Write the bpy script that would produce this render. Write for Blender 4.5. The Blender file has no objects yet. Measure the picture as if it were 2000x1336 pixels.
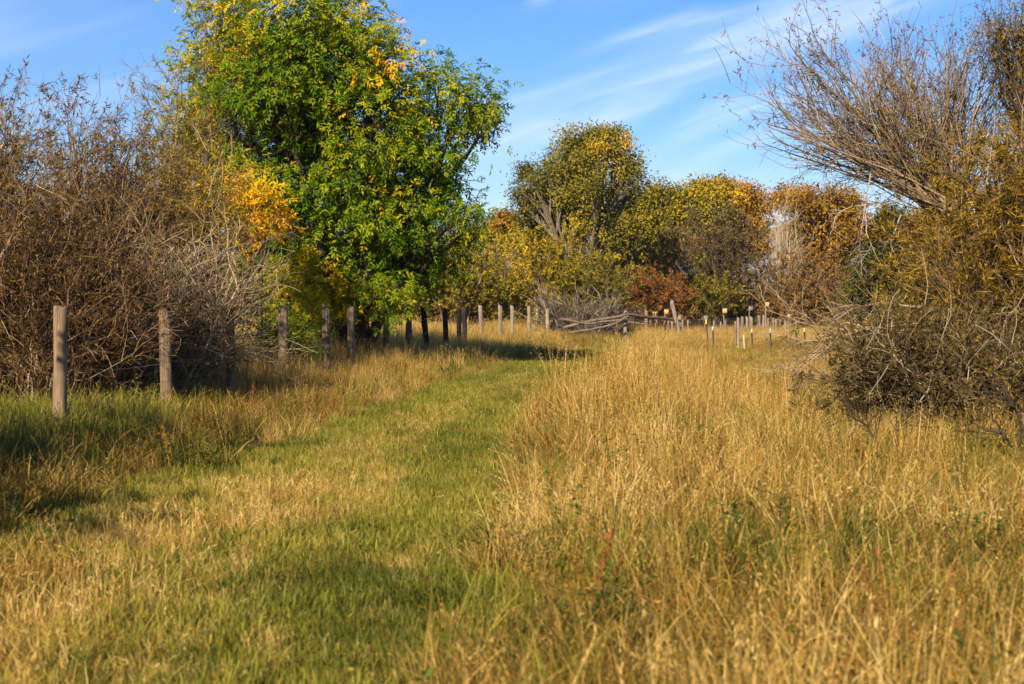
import bpy, math
import numpy as np
from mathutils import Vector

# ------------------------------------------------------------------ camera, sky, sun, exposure
sc = bpy.context.scene
COL = sc.collection
F = 2778.0                 # focal length in photo pixels (50 mm on a 36 mm frame, photo 2000 px wide)
EYE = 1.4                  # camera height: the fence post tops sit on the horizon
HZ = 600.0                 # photo row of the horizon

cam_d = bpy.data.cameras.new('camera')
cam_d.lens = 50.0
cam_d.sensor_width = 36.0
cam_d.shift_y = -0.034
cam_d.clip_start = 0.1
cam_d.clip_end = 40000
cam_d.dof.use_dof = True
cam_d.dof.focus_distance = 27.0
cam_d.dof.aperture_fstop = 4.0
cam = bpy.data.objects.new('camera', cam_d)
cam.location = (0, 0, EYE)
cam.rotation_euler = (math.radians(90), 0, 0)
COL.objects.link(cam)
sc.camera = cam

SUN_EL = math.radians(33)
SH = Vector((0.44, 0.90, 0)).normalized()        # horizontal direction in which shadows fall
SUN_DIR = Vector((SH.x * math.cos(SUN_EL), SH.y * math.cos(SUN_EL), -math.sin(SUN_EL)))
sun_d = bpy.data.lights.new('sun', 'SUN')
sun_d.energy = 5.0
sun_d.angle = math.radians(0.53)
sun_d.color = (1.0, 0.86, 0.66)
sun = bpy.data.objects.new('sun', sun_d)
sun.rotation_euler = SUN_DIR.to_track_quat('-Z', 'Y').to_euler()
sun.location = (-30, -30, 40)
COL.objects.link(sun)

world = bpy.data.worlds.new('World')
sc.world = world
world.use_nodes = True
NT = world.node_tree
for n in list(NT.nodes):
    NT.nodes.remove(n)


def NN(nt, typ, **kw):
    n = nt.nodes.new(typ)
    for k, v in kw.items():
        setattr(n, k, v)
    return n


def math_node(nt, op, a, b=None, c=None, clamp=False):
    n = nt.nodes.new('ShaderNodeMath')
    n.operation = op
    n.use_clamp = clamp
    for i, v in enumerate((a, b, c)):
        if v is None:
            continue
        if isinstance(v, (int, float)):
            n.inputs[i].default_value = v
        else:
            nt.links.new(v, n.inputs[i])
    return n.outputs[0]


def build_world():
    nt = NT
    out = NN(nt, 'ShaderNodeOutputWorld')
    bg = NN(nt, 'ShaderNodeBackground')
    bg.inputs['Strength'].default_value = 0.062
    sky = NN(nt, 'ShaderNodeTexSky')
    sky.sky_type = 'NISHITA'
    sky.sun_disc = False
    sky.sun_elevation = SUN_EL
    sky.sun_rotation = math.atan2(-SH.x, -SH.y)
    sky.altitude = 1200
    sky.air_density = 1.0
    sky.dust_density = 0.35
    sky.ozone_density = 3.0
    hs = NN(nt, 'ShaderNodeHueSaturation')
    hs.inputs['Saturation'].default_value = 1.82
    hs.inputs['Value'].default_value = 1.18
    hs.inputs['Hue'].default_value = 0.511
    nt.links.new(sky.outputs[0], hs.inputs['Color'])
    tc = NN(nt, 'ShaderNodeTexCoord')
    sep = NN(nt, 'ShaderNodeSeparateXYZ')
    nt.links.new(tc.outputs['Generated'], sep.inputs[0])
    x, y, z = sep.outputs
    az = math_node(nt, 'ARCTAN2', x, y)
    el = math_node(nt, 'ARCSINE', z)
    # wispy cirrus: coordinates turned by 17 degrees and drawn out along the wind
    a = math.radians(16)
    al = math_node(nt, 'ADD', math_node(nt, 'MULTIPLY', az, math.cos(a)), math_node(nt, 'MULTIPLY', el, math.sin(a)))
    ac = math_node(nt, 'SUBTRACT', math_node(nt, 'MULTIPLY', el, math.cos(a)), math_node(nt, 'MULTIPLY', az, math.sin(a)))

    def noise(sx, sy, seed, detail=5, dist=0.6, rough=0.55):
        cb = NN(nt, 'ShaderNodeCombineXYZ')
        nt.links.new(math_node(nt, 'MULTIPLY', al, sx), cb.inputs[0])
        nt.links.new(math_node(nt, 'MULTIPLY', ac, sy), cb.inputs[1])
        cb.inputs[2].default_value = seed
        t = NN(nt, 'ShaderNodeTexNoise')
        t.inputs['Scale'].default_value = 1
        t.inputs['Detail'].default_value = detail
        t.inputs['Roughness'].default_value = rough
        t.inputs['Distortion'].default_value = dist
        nt.links.new(cb.outputs[0], t.inputs['Vector'])
        return t.outputs['Fac']

    def smooth(v, lo, hi):
        m = NN(nt, 'ShaderNodeMapRange', interpolation_type='SMOOTHSTEP')
        m.inputs['From Min'].default_value = lo
        m.inputs['From Max'].default_value = hi
        nt.links.new(v, m.inputs['Value'])
        return m.outputs[0]
    wob = math_node(nt, 'MULTIPLY', math_node(nt, 'SUBTRACT', noise(9, 9, 3.0, 1, 0), 0.5), 0.035)
    acw = math_node(nt, 'ADD', ac, wob)
    fib = noise(11, 85, 7.3, 4, 0.8)
    fib2 = noise(5, 30, 1.3, 2, 0.3)
    fac = None
    ca, sa = math.cos(a), math.sin(a)
    # (x, y) photo pixel of each wisp's middle, half width, half length, sharpness
    for (px, py, w, ln, k) in ((1500, 92, 0.0125, 0.150, 0.34), (1310, 66, 0.0050, 0.055, 0.22), (1270, 198, 0.0070, 0.060, 0.20),
                               (1440, 238, 0.0085, 0.075, 0.30), (1040, 264, 0.0065, 0.070, 0.22), (1380, 318, 0.0070, 0.120, 0.20),
                               (1062, 12, 0.0050, 0.012, 0.20), (1560, 20, 0.0110, 0.080, 0.22), (1180, 150, 0.0050, 0.090, 0.12)):
        u, v = math.atan((px - 1000) / F), math.atan((HZ - py) / F)
        cl, cc = u * ca + v * sa, v * ca - u * sa
        ga = math_node(nt, 'DIVIDE', math_node(nt, 'SUBTRACT', acw, cc), w)
        gl = math_node(nt, 'DIVIDE', math_node(nt, 'SUBTRACT', al, cl), ln)
        r2 = math_node(nt, 'ADD', math_node(nt, 'MULTIPLY', ga, ga), math_node(nt, 'MULTIPLY', gl, gl))
        g = math_node(nt, 'MULTIPLY', math_node(nt, 'EXPONENT', math_node(nt, 'MULTIPLY', r2, -1.0)), k)
        fac = g if fac is None else math_node(nt, 'ADD', fac, g)
    tex = math_node(nt, 'ADD', math_node(nt, 'MULTIPLY', smooth(fib, 0.30, 0.70), 0.85), 0.45)
    fac = math_node(nt, 'MULTIPLY', fac, tex)
    # thin veil over the whole sky, more towards the horizon
    veil = math_node(nt, 'MULTIPLY', smooth(fib2, 0.45, 0.85), 0.20)
    low = math_node(nt, 'MULTIPLY', math_node(nt, 'EXPONENT', math_node(nt, 'MULTIPLY', math_node(nt, 'MAXIMUM', el, 0.0), -13.0)), 0.42)
    fac = math_node(nt, 'ADD', math_node(nt, 'ADD', fac, veil), low, clamp=True)
    mix = NN(nt, 'ShaderNodeMix', data_type='RGBA')
    nt.links.new(fac, mix.inputs['Factor'])
    nt.links.new(hs.outputs[0], mix.inputs['A'])
    mix.inputs['B'].default_value = (9.2, 9.6, 10.2, 1)
    nt.links.new(mix.outputs['Result'], bg.inputs['Color'])
    nt.links.new(bg.outputs[0], out.inputs['Surface'])


build_world()
sc.view_settings.view_transform = 'Standard'
sc.view_settings.look = 'None'
sc.view_settings.exposure = 1.18
sc.view_settings.gamma = 1.0
sc.render.engine = 'CYCLES'
sc.cycles.max_bounces = 3
sc.cycles.diffuse_bounces = 2
sc.cycles.glossy_bounces = 1
sc.cycles.transmission_bounces = 2
sc.cycles.transparent_max_bounces = 4
sc.cycles.use_denoising = True
sc.cycles.volume_bounces = 0

# ------------------------------------------------------------------ helpers
RNG = np.random.default_rng(7)


def W(px, py, d):
    """world point seen at photo pixel (px, py), d metres in front of the camera"""
    return np.array([(px - 1000) / F * d, d, EYE + (HZ - py) / F * d])


def GX(px, d):
    return (px - 1000) / F * d


def nrm(v):
    return v / np.maximum(np.linalg.norm(v, axis=-1, keepdims=True), 1e-9)


def vnoise(p, s, seed=0):
    """cheap smooth noise in -1..1 from summed sines; p is (..., 2 or 3)"""
    r = np.random.default_rng(1000 + seed)
    out = 0
    for i in range(6):
        k = r.normal(size=p.shape[-1]) * s * (0.7 + 0.35 * i)
        out = out + np.sin(p @ k + r.uniform(0, 6.28)) / (1 + 0.3 * i)
    return out / 2.6


def ground_z(x, y):
    p = np.stack([np.asarray(x, float), np.asarray(y, float)], -1)
    return 0.05 * vnoise(p, 0.35, 1) + 0.02 * vnoise(p, 1.3, 2)


def make_mesh(name, V, faces, tint=None, smooth=False):
    me = bpy.data.meshes.new(name)
    V = np.ascontiguousarray(V, dtype=np.float32)
    me.vertices.add(len(V))
    me.vertices.foreach_set('co', V.ravel())
    faces = [np.asarray(f, dtype=np.int32) for f in faces if len(f)]
    if faces:
        li = np.concatenate([f.ravel() for f in faces])
        lt = np.concatenate([np.full(len(f), f.shape[1], np.int32) for f in faces])
        ls = np.concatenate([[0], np.cumsum(lt)[:-1]]).astype(np.int32)
        me.loops.add(len(li))
        me.loops.foreach_set('vertex_index', li)
        me.polygons.add(len(lt))
        me.polygons.foreach_set('loop_start', ls)
        me.polygons.foreach_set('loop_total', lt)
        if smooth:
            me.polygons.foreach_set('use_smooth', np.ones(len(lt), dtype=bool))
    if tint is not None:
        a = me.attributes.new('tint', 'FLOAT', 'POINT')
        a.data.foreach_set('value', np.ascontiguousarray(tint, dtype=np.float32))
    me.update(calc_edges=True)
    return me


class Geo:
    """collects vertex / face / tint arrays and becomes ONE mesh"""
    def __init__(self):
        self.V, self.F, self.T, self.n = [], [], [], 0

    def add(self, V, faces, tint=None):
        V = np.asarray(V, float)
        for f in faces:
            if len(f):
                self.F.append(np.asarray(f) + self.n)
        self.V.append(V)
        self.T.append(np.zeros(len(V)) if tint is None else np.broadcast_to(np.asarray(tint, float), (len(V),)))
        self.n += len(V)
        return self

    def mesh(self, name, smooth=False):
        return make_mesh(name, np.concatenate(self.V), self.F, np.concatenate(self.T), smooth)


def link(name, me, mat=None, parent=None):
    o = bpy.data.objects.new(name, me)
    COL.objects.link(o)
    if mat is not None:
        me.materials.append(mat)
    if parent is not None:
        o.parent = parent
        o.matrix_parent_inverse.identity()
        o.location = -Vector(parent.location)
        # parts are modelled in world coordinates, so undo the root's offset
    return o


def thing(name, label, cat, loc=(0, 0, 0), group=None):
    o = bpy.data.objects.new(name, None)
    o.empty_display_size = 0.2
    o.location = Vector([float(c) for c in loc])
    COL.objects.link(o)
    return tag(o, label, cat, group)


def tag(o, label=None, cat=None, group=None, kind=None):
    if label:
        o['label'] = label
    if cat:
        o['category'] = cat
    if group:
        o['group'] = group
    if kind:
        o['kind'] = kind
    return o


def tubes(geo, P, R, sides=4, tint=None):
    """P (N,k,3) polylines, R (N,k) radii -> tapered tubes"""
    P = np.asarray(P, float)
    R = np.asarray(R, float)
    N, k, _ = P.shape
    if N == 0:
        return
    T = nrm(np.gradient(P, axis=1))
    ref = np.zeros((N, 1, 3))
    av = nrm(P[:, -1] - P[:, 0])
    ref[:, 0, 2] = np.abs(av[:, 2]) < 0.8
    ref[:, 0, 0] = np.abs(av[:, 2]) >= 0.8
    n1 = nrm(np.cross(T, ref))
    n2 = np.cross(T, n1)
    ang = np.arange(sides) * 2 * math.pi / sides
    ring = (n1[:, :, None, :] * np.cos(ang)[None, None, :, None] + n2[:, :, None, :] * np.sin(ang)[None, None, :, None])
    V = P[:, :, None, :] + ring * R[:, :, None, None]
    idx = np.arange(N * k * sides).reshape(N, k, sides)
    a = idx[:, :-1, :]
    b = np.roll(idx, -1, axis=2)[:, :-1, :]
    c = np.roll(idx, -1, axis=2)[:, 1:, :]
    d = idx[:, 1:, :]
    Q = np.stack([a, b, c, d], -1).reshape(-1, 4)
    if tint is None:
        tint = np.zeros(N)
    geo.add(V.reshape(-1, 3), [Q], np.repeat(tint, k * sides))


def leaves(geo, P, D, Nn, L, Wd, tint, fold=0.25):
    """folded diamond leaves: base P, direction D, face normal Nn"""
    n = len(P)
    if n == 0:
        return
    D = nrm(D)
    S = nrm(np.cross(D, Nn))
    U = np.cross(S, D)
    L = np.broadcast_to(np.asarray(L, float), (n,))[:, None]
    Wd = np.broadcast_to(np.asarray(Wd, float), (n,))[:, None]
    mid = P + D * L * 0.42
    V = np.stack([P, mid + S * Wd * 0.5 + U * Wd * fold, P + D * L - U * L * 0.08, mid - S * Wd * 0.5 + U * Wd * fold], 1)
    i = np.arange(n)[:, None] * 4
    tri = np.concatenate([i + np.array([[0, 1, 2]]), i + np.array([[0, 2, 3]])])
    geo.add(V.reshape(-1, 3), [tri], np.repeat(tint, 4))


def bezier(p0, p1, p2, k):
    t = np.linspace(0, 1, k)[None, :, None]
    return (1 - t) ** 2 * p0[:, None] + 2 * t * (1 - t) * p1[:, None] + t ** 2 * p2[:, None]


def wobble(P, amp, rng):
    """bend polylines with a smooth random walk that is zero at the start"""
    N, k, _ = P.shape
    w = np.cumsum(rng.normal(size=(N, k, 3)), axis=1)
    w -= w[:, :1]
    return P + w * amp / math.sqrt(k)


def grow(start, d, L, k, curl, up, rng):
    """free-growing twigs: (N,k+1,3)"""
    P = [start]
    d = nrm(d)
    st = (L / k)[:, None]
    for i in range(k):
        d = nrm(d + rng.normal(size=d.shape) * curl + np.array([0, 0, up]))
        P.append(P[-1] + d * st)
    return np.stack(P, 1)


def along(P, ids, t):
    """points and tangents at parameter t on polylines P[ids]"""
    k = P.shape[1] - 1
    f = np.clip(t * k, 0, k - 1e-4)
    i = f.astype(int)
    u = (f - i)[:, None]
    a, b = P[ids, i], P[ids, i + 1]
    return a + (b - a) * u, nrm(b - a)


def rdir(n, rng):
    return nrm(rng.normal(size=(n, 3)))


# ------------------------------------------------------------------ materials
def ramp_mat(name, stops, trans=0.35, rough=0.6, spec=0.15, attr='tint', inst=False, noise=0.0):
    m = bpy.data.materials.new(name)
    m.use_nodes = True
    nt = m.node_tree
    for n in list(nt.nodes):
        nt.nodes.remove(n)
    out = NN(nt, 'ShaderNodeOutputMaterial')
    at = NN(nt, 'ShaderNodeAttribute', attribute_name='tint')
    fac = at.outputs['Fac']
    if inst:
        ai = NN(nt, 'ShaderNodeAttribute', attribute_name='itint', attribute_type='INSTANCER')
        fac = math_node(nt, 'ADD', fac, ai.outputs['Fac'])
    if noise:
        tx = NN(nt, 'ShaderNodeTexNoise')
        tx.inputs['Scale'].default_value = 6
        tx.inputs['Detail'].default_value = 4
        geo = NN(nt, 'ShaderNodeNewGeometry')
        nt.links.new(geo.outputs['Position'], tx.inputs['Vector'])
        fac = math_node(nt, 'ADD', fac, math_node(nt, 'MULTIPLY', math_node(nt, 'SUBTRACT', tx.outputs['Fac'], 0.5), noise))
    cr = NN(nt, 'ShaderNodeValToRGB')
    e = cr.color_ramp.elements
    while len(e) > 1:
        e.remove(e[-1])
    e[0].position, e[0].color = stops[0][0], (*stops[0][1], 1)
    for p, c in stops[1:]:
        q = e.new(p)
        q.color = (*c, 1)
    nt.links.new(fac, cr.inputs[0])
    pb = NN(nt, 'ShaderNodeBsdfPrincipled')
    pb.inputs['Roughness'].default_value = rough
    pb.inputs['Specular IOR Level'].default_value = spec
    nt.links.new(cr.outputs[0], pb.inputs['Base Color'])
    if trans > 0:
        tr = NN(nt, 'ShaderNodeBsdfTranslucent')
        nt.links.new(cr.outputs[0], tr.inputs['Color'])
        mx = NN(nt, 'ShaderNodeMixShader')
        mx.inputs[0].default_value = trans
        nt.links.new(pb.outputs[0], mx.inputs[1])
        nt.links.new(tr.outputs[0], mx.inputs[2])
        nt.links.new(mx.outputs[0], out.inputs['Surface'])
    else:
        nt.links.new(pb.outputs[0], out.inputs['Surface'])
    return m


def wood_mat(name, dark, light, scale=1.0, moss=None):
    """weathered timber: long vertical grain, cracks, blotches"""
    m = bpy.data.materials.new(name)
    m.use_nodes = True
    nt = m.node_tree
    pb = nt.nodes['Principled BSDF']
    geo = NN(nt, 'ShaderNodeNewGeometry')
    mp = NN(nt, 'ShaderNodeMapping')
    mp.inputs['Scale'].default_value = (38 * scale, 38 * scale, 2.2 * scale)
    nt.links.new(geo.outputs['Position'], mp.inputs['Vector'])
    t = NN(nt, 'ShaderNodeTexNoise')
    t.inputs['Scale'].default_value = 1
    t.inputs['Detail'].default_value = 7
    t.inputs['Roughness'].default_value = 0.65
    nt.links.new(mp.outputs[0], t.inputs['Vector'])
    t2 = NN(nt, 'ShaderNodeTexNoise')
    t2.inputs['Scale'].default_value = 3.3
    t2.inputs['Detail'].default_value = 5
    nt.links.new(geo.outputs['Position'], t2.inputs['Vector'])
    s = math_node(nt, 'ADD', math_node(nt, 'MULTIPLY', t.outputs['Fac'], 0.75), math_node(nt, 'MULTIPLY', t2.outputs['Fac'], 0.45))
    cr = NN(nt, 'ShaderNodeValToRGB')
    e = cr.color_ramp.elements
    e[0].position, e[0].color = 0.38, (*dark, 1)
    e[1].position, e[1].color = 0.80, (*light, 1)
    q = e.new(0.60)
    q.color = (*[(a * 0.45 + b * 0.55) for a, b in zip(dark, light)], 1)
    nt.links.new(s, cr.inputs[0])
    mp2 = NN(nt, 'ShaderNodeMapping')
    mp2.inputs['Scale'].default_value = (24 * scale, 24 * scale, .9 * scale)
    nt.links.new(geo.outputs['Position'], mp2.inputs['Vector'])
    t3 = NN(nt, 'ShaderNodeTexNoise')
    t3.inputs['Scale'].default_value = 1
    t3.inputs['Detail'].default_value = 3
    nt.links.new(mp2.outputs[0], t3.inputs['Vector'])
    ck = NN(nt, 'ShaderNodeMapRange')
    ck.inputs['From Min'].default_value = 0.30
    ck.inputs['From Max'].default_value = 0.42
    nt.links.new(t3.outputs['Fac'], ck.inputs['Value'])
    mk = NN(nt, 'ShaderNodeMix', data_type='RGBA')
    nt.links.new(ck.outputs[0], mk.inputs['Factor'])
    mk.inputs['A'].default_value = (*[a * .35 for a in dark], 1)
    nt.links.new(cr.outputs[0], mk.inputs['B'])
    nt.links.new(mk.outputs['Result'], pb.inputs['Base Color'])
    pb.inputs['Roughness'].default_value = 0.9
    pb.inputs['Specular IOR Level'].default_value = 0.1
    bp = NN(nt, 'ShaderNodeBump')
    bp.inputs['Strength'].default_value = 0.5
    bp.inputs['Distance'].default_value = 0.01
    nt.links.new(t.outputs['Fac'], bp.inputs['Height'])
    nt.links.new(bp.outputs[0], pb.inputs['Normal'])
    return m


def paint_mat(name, c, rough=0.6, metal=0.0, dirt=0.4):
    m = bpy.data.materials.new(name)
    m.use_nodes = True
    nt = m.node_tree
    pb = nt.nodes['Principled BSDF']
    geo = NN(nt, 'ShaderNodeNewGeometry')
    t = NN(nt, 'ShaderNodeTexNoise')
    t.inputs['Scale'].default_value = 14
    t.inputs['Detail'].default_value = 5
    nt.links.new(geo.outputs['Position'], t.inputs['Vector'])
    mx = NN(nt, 'ShaderNodeMix', data_type='RGBA')
    nt.links.new(math_node(nt, 'MULTIPLY', t.outputs['Fac'], dirt), mx.inputs['Factor'])
    mx.inputs['A'].default_value = (*c, 1)
    mx.inputs['B'].default_value = (c[0] * 0.45, c[1] * 0.4, c[2] * 0.35, 1)
    nt.links.new(mx.outputs['Result'], pb.inputs['Base Color'])
    pb.inputs['Roughness'].default_value = rough
    pb.inputs['Metallic'].default_value = metal
    return m


def ground_mat():
    m = bpy.data.materials.new('thatch_soil')
    m.use_nodes = True
    nt = m.node_tree
    pb = nt.nodes['Principled BSDF']
    geo = NN(nt, 'ShaderNodeNewGeometry')
    t = NN(nt, 'ShaderNodeTexNoise')
    t.inputs['Scale'].default_value = 2.0
    t.inputs['Detail'].default_value = 9
    t.inputs['Roughness'].default_value = 0.7
    nt.links.new(geo.outputs['Position'], t.inputs['Vector'])
    cr = NN(nt, 'ShaderNodeValToRGB')
    e = cr.color_ramp.elements
    e[0].position, e[0].color = 0.3, (0.045, 0.038, 0.012, 1)
    e[1].position, e[1].color = 0.75, (0.24, 0.165, 0.055, 1)
    q = e.new(0.5)
    q.color = (0.12, 0.095, 0.026, 1)
    nt.links.new(t.outputs['Fac'], cr.inputs[0])
    nt.links.new(cr.outputs[0], pb.inputs['Base Color'])
    pb.inputs['Roughness'].default_value = 1.0
    pb.inputs['Specular IOR Level'].default_value = 0.0
    bp = NN(nt, 'ShaderNodeBump')
    bp.inputs['Distance'].default_value = 0.05
    nt.links.new(t.outputs['Fac'], bp.inputs['Height'])
    nt.links.new(bp.outputs[0], pb.inputs['Normal'])
    return m


M = {}
M['ground'] = ground_mat()
M['post'] = wood_mat('weathered_grey_wood', (0.045, 0.030, 0.018), (0.30, 0.205, 0.125))
M['post_dark'] = wood_mat('dark_wood', (0.006, 0.005, 0.004), (0.045, 0.035, 0.026))  # same grain as the other posts in much darker tones
M['post_pale'] = wood_mat('bleached_wood', (0.08, 0.06, 0.042), (0.33, 0.26, 0.18))
M['rail'] = wood_mat('old_pole_wood', (0.035, 0.027, 0.02), (0.22, 0.17, 0.12))
M['wire'] = paint_mat('rusty_wire', (0.22, 0.18, 0.15), 0.5, 0.6)
M['box'] = wood_mat('birdhouse_cedar', (0.42, 0.24, 0.07), (0.80, 0.52, 0.20))
M['box_grey'] = wood_mat('birdhouse_grey', (0.12, 0.10, 0.07), (0.36, 0.29, 0.20))
M['hole'] = paint_mat('dark_hole', (0.01, 0.008, 0.006), 1.0)
M['tpost'] = paint_mat('green_steel', (0.012, 0.028, 0.018), 0.5, 0.2)
M['white'] = paint_mat('white_paint', (0.52, 0.50, 0.44), 0.6, 0, 0.6)
M['yellow'] = paint_mat('yellow_cap', (0.50, 0.52, 0.04), 0.55, 0, 0.45)
M['gate'] = paint_mat('dark_gate_steel', (0.05, 0.045, 0.04), 0.45, 0.5)
M['ash_leaf'] = ramp_mat('ash_leaf', [(0.0, (0.026, 0.066, 0.002)), (0.35, (0.092, 0.180, 0.004)), (0.6, (0.28, 0.31, 0.006)),
                                      (0.8, (0.62, 0.46, 0.010)), (1.0, (0.85, 0.36, 0.006))], 0.45, 0.6, 0.12)
M['bark'] = ramp_mat('grey_bark', [(0, (0.055, 0.042, 0.03)), (0.5, (0.15, 0.115, 0.08)), (1, (0.36, 0.29, 0.21))], 0, 0.95, 0.05, noise=0.7)
M['bark_dark'] = ramp_mat('dark_bark', [(0, (0.02, 0.015, 0.011)), (0.6, (0.075, 0.055, 0.038)), (1, (0.17, 0.13, 0.09))], 0, 0.95, 0.05, noise=0.7)
M['willow_twig'] = ramp_mat('willow_twig', [(0, (0.045, 0.026, 0.010)), (0.35, (0.135, 0.080, 0.038)), (0.65, (0.26, 0.175, 0.090)), (0.85, (0.34, 0.15, 0.045)), (1, (0.46, 0.36, 0.23))], 0, 0.8, 0.15)
M['pale_twig'] = ramp_mat('pale_twig', [(0, (0.075, 0.052, 0.030)), (0.5, (0.27, 0.19, 0.105)), (1, (0.56, 0.44, 0.27))], 0, 0.85, 0.1)
M['brown_leaf'] = ramp_mat('brown_willow_leaf', [(0, (0.045, 0.02, 0.006)), (0.4, (0.135, 0.072, 0.020)), (0.7, (0.24, 0.145, 0.036)), (1, (0.29, 0.22, 0.04))], 0.3)
M['gold_leaf'] = ramp_mat('gold_willow_leaf', [(0, (0.06, 0.04, 0.006)), (0.35, (0.16, 0.105, 0.010)), (0.7, (0.34, 0.205, 0.014)), (1, (0.52, 0.31, 0.02))], 0.35)
M['olive_leaf'] = ramp_mat('olive_leaf', [(0, (0.048, 0.050, 0.005)), (0.4, (0.165, 0.150, 0.010)), (0.7, (0.36, 0.265, 0.014)), (1, (0.58, 0.33, 0.016))], 0.3)
M['green_leaf'] = ramp_mat('small_green_leaf', [(0, (0.016, 0.026, 0.003)), (0.5, (0.075, 0.086, 0.010)), (1, (0.24, 0.21, 0.05))], 0.25, 0.55, 0.2)
M['orange_leaf'] = ramp_mat('orange_leaf', [(0, (0.07, 0.034, 0.003)), (0.35, (0.20, 0.105, 0.010)), (0.7, (0.36, 0.185, 0.018)), (1, (0.50, 0.29, 0.03))], 0.3)
M['russet_leaf'] = ramp_mat('russet_leaf', [(0, (0.05, 0.024, 0.008)), (0.5, (0.19, 0.100, 0.028)), (1, (0.33, 0.19, 0.055))], 0.25)
M['grey_leaf'] = ramp_mat('grey_brown_leaf', [(0, (0.03, 0.020, 0.009)), (0.5, (0.12, 0.082, 0.028)), (1, (0.24, 0.17, 0.06))], 0.2)
M['rust_leaf'] = ramp_mat('rust_leaf', [(0, (0.08, 0.028, 0.006)), (0.5, (0.24, 0.09, 0.014)), (1, (0.36, 0.17, 0.03))], 0.3)
GREEN = [(0, (0.032, 0.048, 0.005)), (0.35, (0.175, 0.178, 0.018)), (0.62, (0.36, 0.30, 0.04)), (1, (0.52, 0.36, 0.075))]
DRY = [(0, (0.055, 0.060, 0.008)), (0.22, (0.18, 0.110, 0.016)), (0.45, (0.40, 0.230, 0.042)), (0.72, (0.60, 0.40, 0.11)), (1, (0.74, 0.55, 0.22))]
M['short_green'] = ramp_mat('short_green_blade', GREEN, 0.35, 0.5, 0.2, inst=True)
M['dry_blade'] = ramp_mat('dry_grass_blade', DRY, 0.35, 0.6, 0.15, inst=True)
M['weed_leaf'] = ramp_mat('weed_leaf', [(0, (0.028, 0.050, 0.008)), (0.5, (0.090, 0.120, 0.016)), (0.8, (0.30, 0.19, 0.03)), (1, (0.30, 0.095, 0.025))], 0.3, inst=True)

# ------------------------------------------------------------------ ground, path, mountains
# ground: a sheet out past the mountains, fine near the camera
gx = np.concatenate([-np.geomspace(60, 9000, 10)[::-1], np.linspace(-50, 50, 101), np.geomspace(60, 9000, 10)])
gy = np.concatenate([-np.geomspace(40, 3000, 6)[::-1], np.linspace(-20, 130, 151), np.geomspace(150, 12000, 12)])
XX, YY = np.meshgrid(gx, gy)
fade = np.clip((110 - np.hypot(XX, YY)) / 30, 0, 1)
ZZ = ground_z(XX, YY) * fade
idx = np.arange(XX.size).reshape(XX.shape)
Q = np.stack([idx[:-1, :-1], idx[:-1, 1:], idx[1:, 1:], idx[1:, :-1]], -1).reshape(-1, 4)
tag(link('ground', make_mesh('ground', np.stack([XX, YY, ZZ], -1).reshape(-1, 3), [Q], smooth=True), M['ground']), kind='structure')

PD = np.array([2, 5, 9.7, 15.5, 21.6, 27, 33, 40, 48, 60, 80.0])
PC = np.array([-1.70, -1.66, -1.42, -0.98, -0.30, 0.3, 1.05, 2.3, 3.6, 5.0, 7])


def path_x(y):
    return np.interp(y, PD, PC)


def path_hw(y):
    return np.interp(y, [2, 10, 20, 33, 45, 60], [1.28, 1.30, 1.26, 1.15, 0.95, 0.3])


# mountains: a low far range that shows in the gaps between the trees
def mountain():
    m = bpy.data.materials.new('forested_mountain')
    m.use_nodes = True
    nt = m.node_tree
    pb = nt.nodes['Principled BSDF']
    pb.inputs['Roughness'].default_value = 1
    geo = NN(nt, 'ShaderNodeNewGeometry')
    t = NN(nt, 'ShaderNodeTexNoise')
    t.inputs['Scale'].default_value = 0.006
    t.inputs['Detail'].default_value = 9
    nt.links.new(geo.outputs['Position'], t.inputs['Vector'])
    cr = NN(nt, 'ShaderNodeValToRGB')
    cr.color_ramp.elements[0].position = 0.4
    cr.color_ramp.elements[0].color = (0.035, 0.05, 0.045, 1)
    cr.color_ramp.elements[1].position = 0.65
    cr.color_ramp.elements[1].color = (0.15, 0.14, 0.11, 1)
    nt.links.new(t.outputs['Fac'], cr.inputs[0])
    nt.links.new(cr.outputs[0], pb.inputs['Base Color'])
    D = 7000
    x = np.linspace(-6000, 6000, 161)
    y = np.linspace(D - 1300, D + 1300, 41)
    X, Y = np.meshgrid(x, y)
    p2 = np.stack([X, Y], -1)
    prof = 380 + 110 * vnoise(np.stack([X, 0 * X], -1), 0.0011, 41) + 45 * vnoise(np.stack([X, 0 * X], -1), 0.005, 42)
    hump = 150 * np.exp(-((X - 90) / 420) ** 2) + 60 * np.exp(-((X - 1760) / 500) ** 2)
    cross = np.clip(1 - np.abs(Y - D) / 1300, 0, 1)
    Z = (prof + hump * 0.6) * cross ** 0.8 + 30 * vnoise(p2, 0.006, 43) * cross - 2
    i = np.arange(X.size).reshape(X.shape)
    Q = np.stack([i[:-1, :-1], i[:-1, 1:], i[1:, 1:], i[1:, :-1]], -1).reshape(-1, 4)
    tag(link('mountain_range', make_mesh('mountain_range', np.stack([X, Y, Z], -1).reshape(-1, 3), [Q], smooth=True), m), kind='structure')


mountain()

# ------------------------------------------------------------------ trees with leafy crowns
def lobe_arrays(lobes, d, depthk, rng, spread):
    """pixel lobes (cx, cy, rx, ry, tint[, depth offset]) -> world centres and radii"""
    C, R, T = [], [], []
    for L in lobes:
        dd = d + (L[5] if len(L) > 5 else rng.uniform(-spread, spread))
        C.append(W(L[0], L[1], dd))
        rx, rz = L[2] / F * dd, L[3] / F * dd
        R.append((rx, depthk * 0.5 * (rx + rz), rz))
        T.append(L[4])
    return np.array(C), np.array(R), np.array(T)


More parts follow.
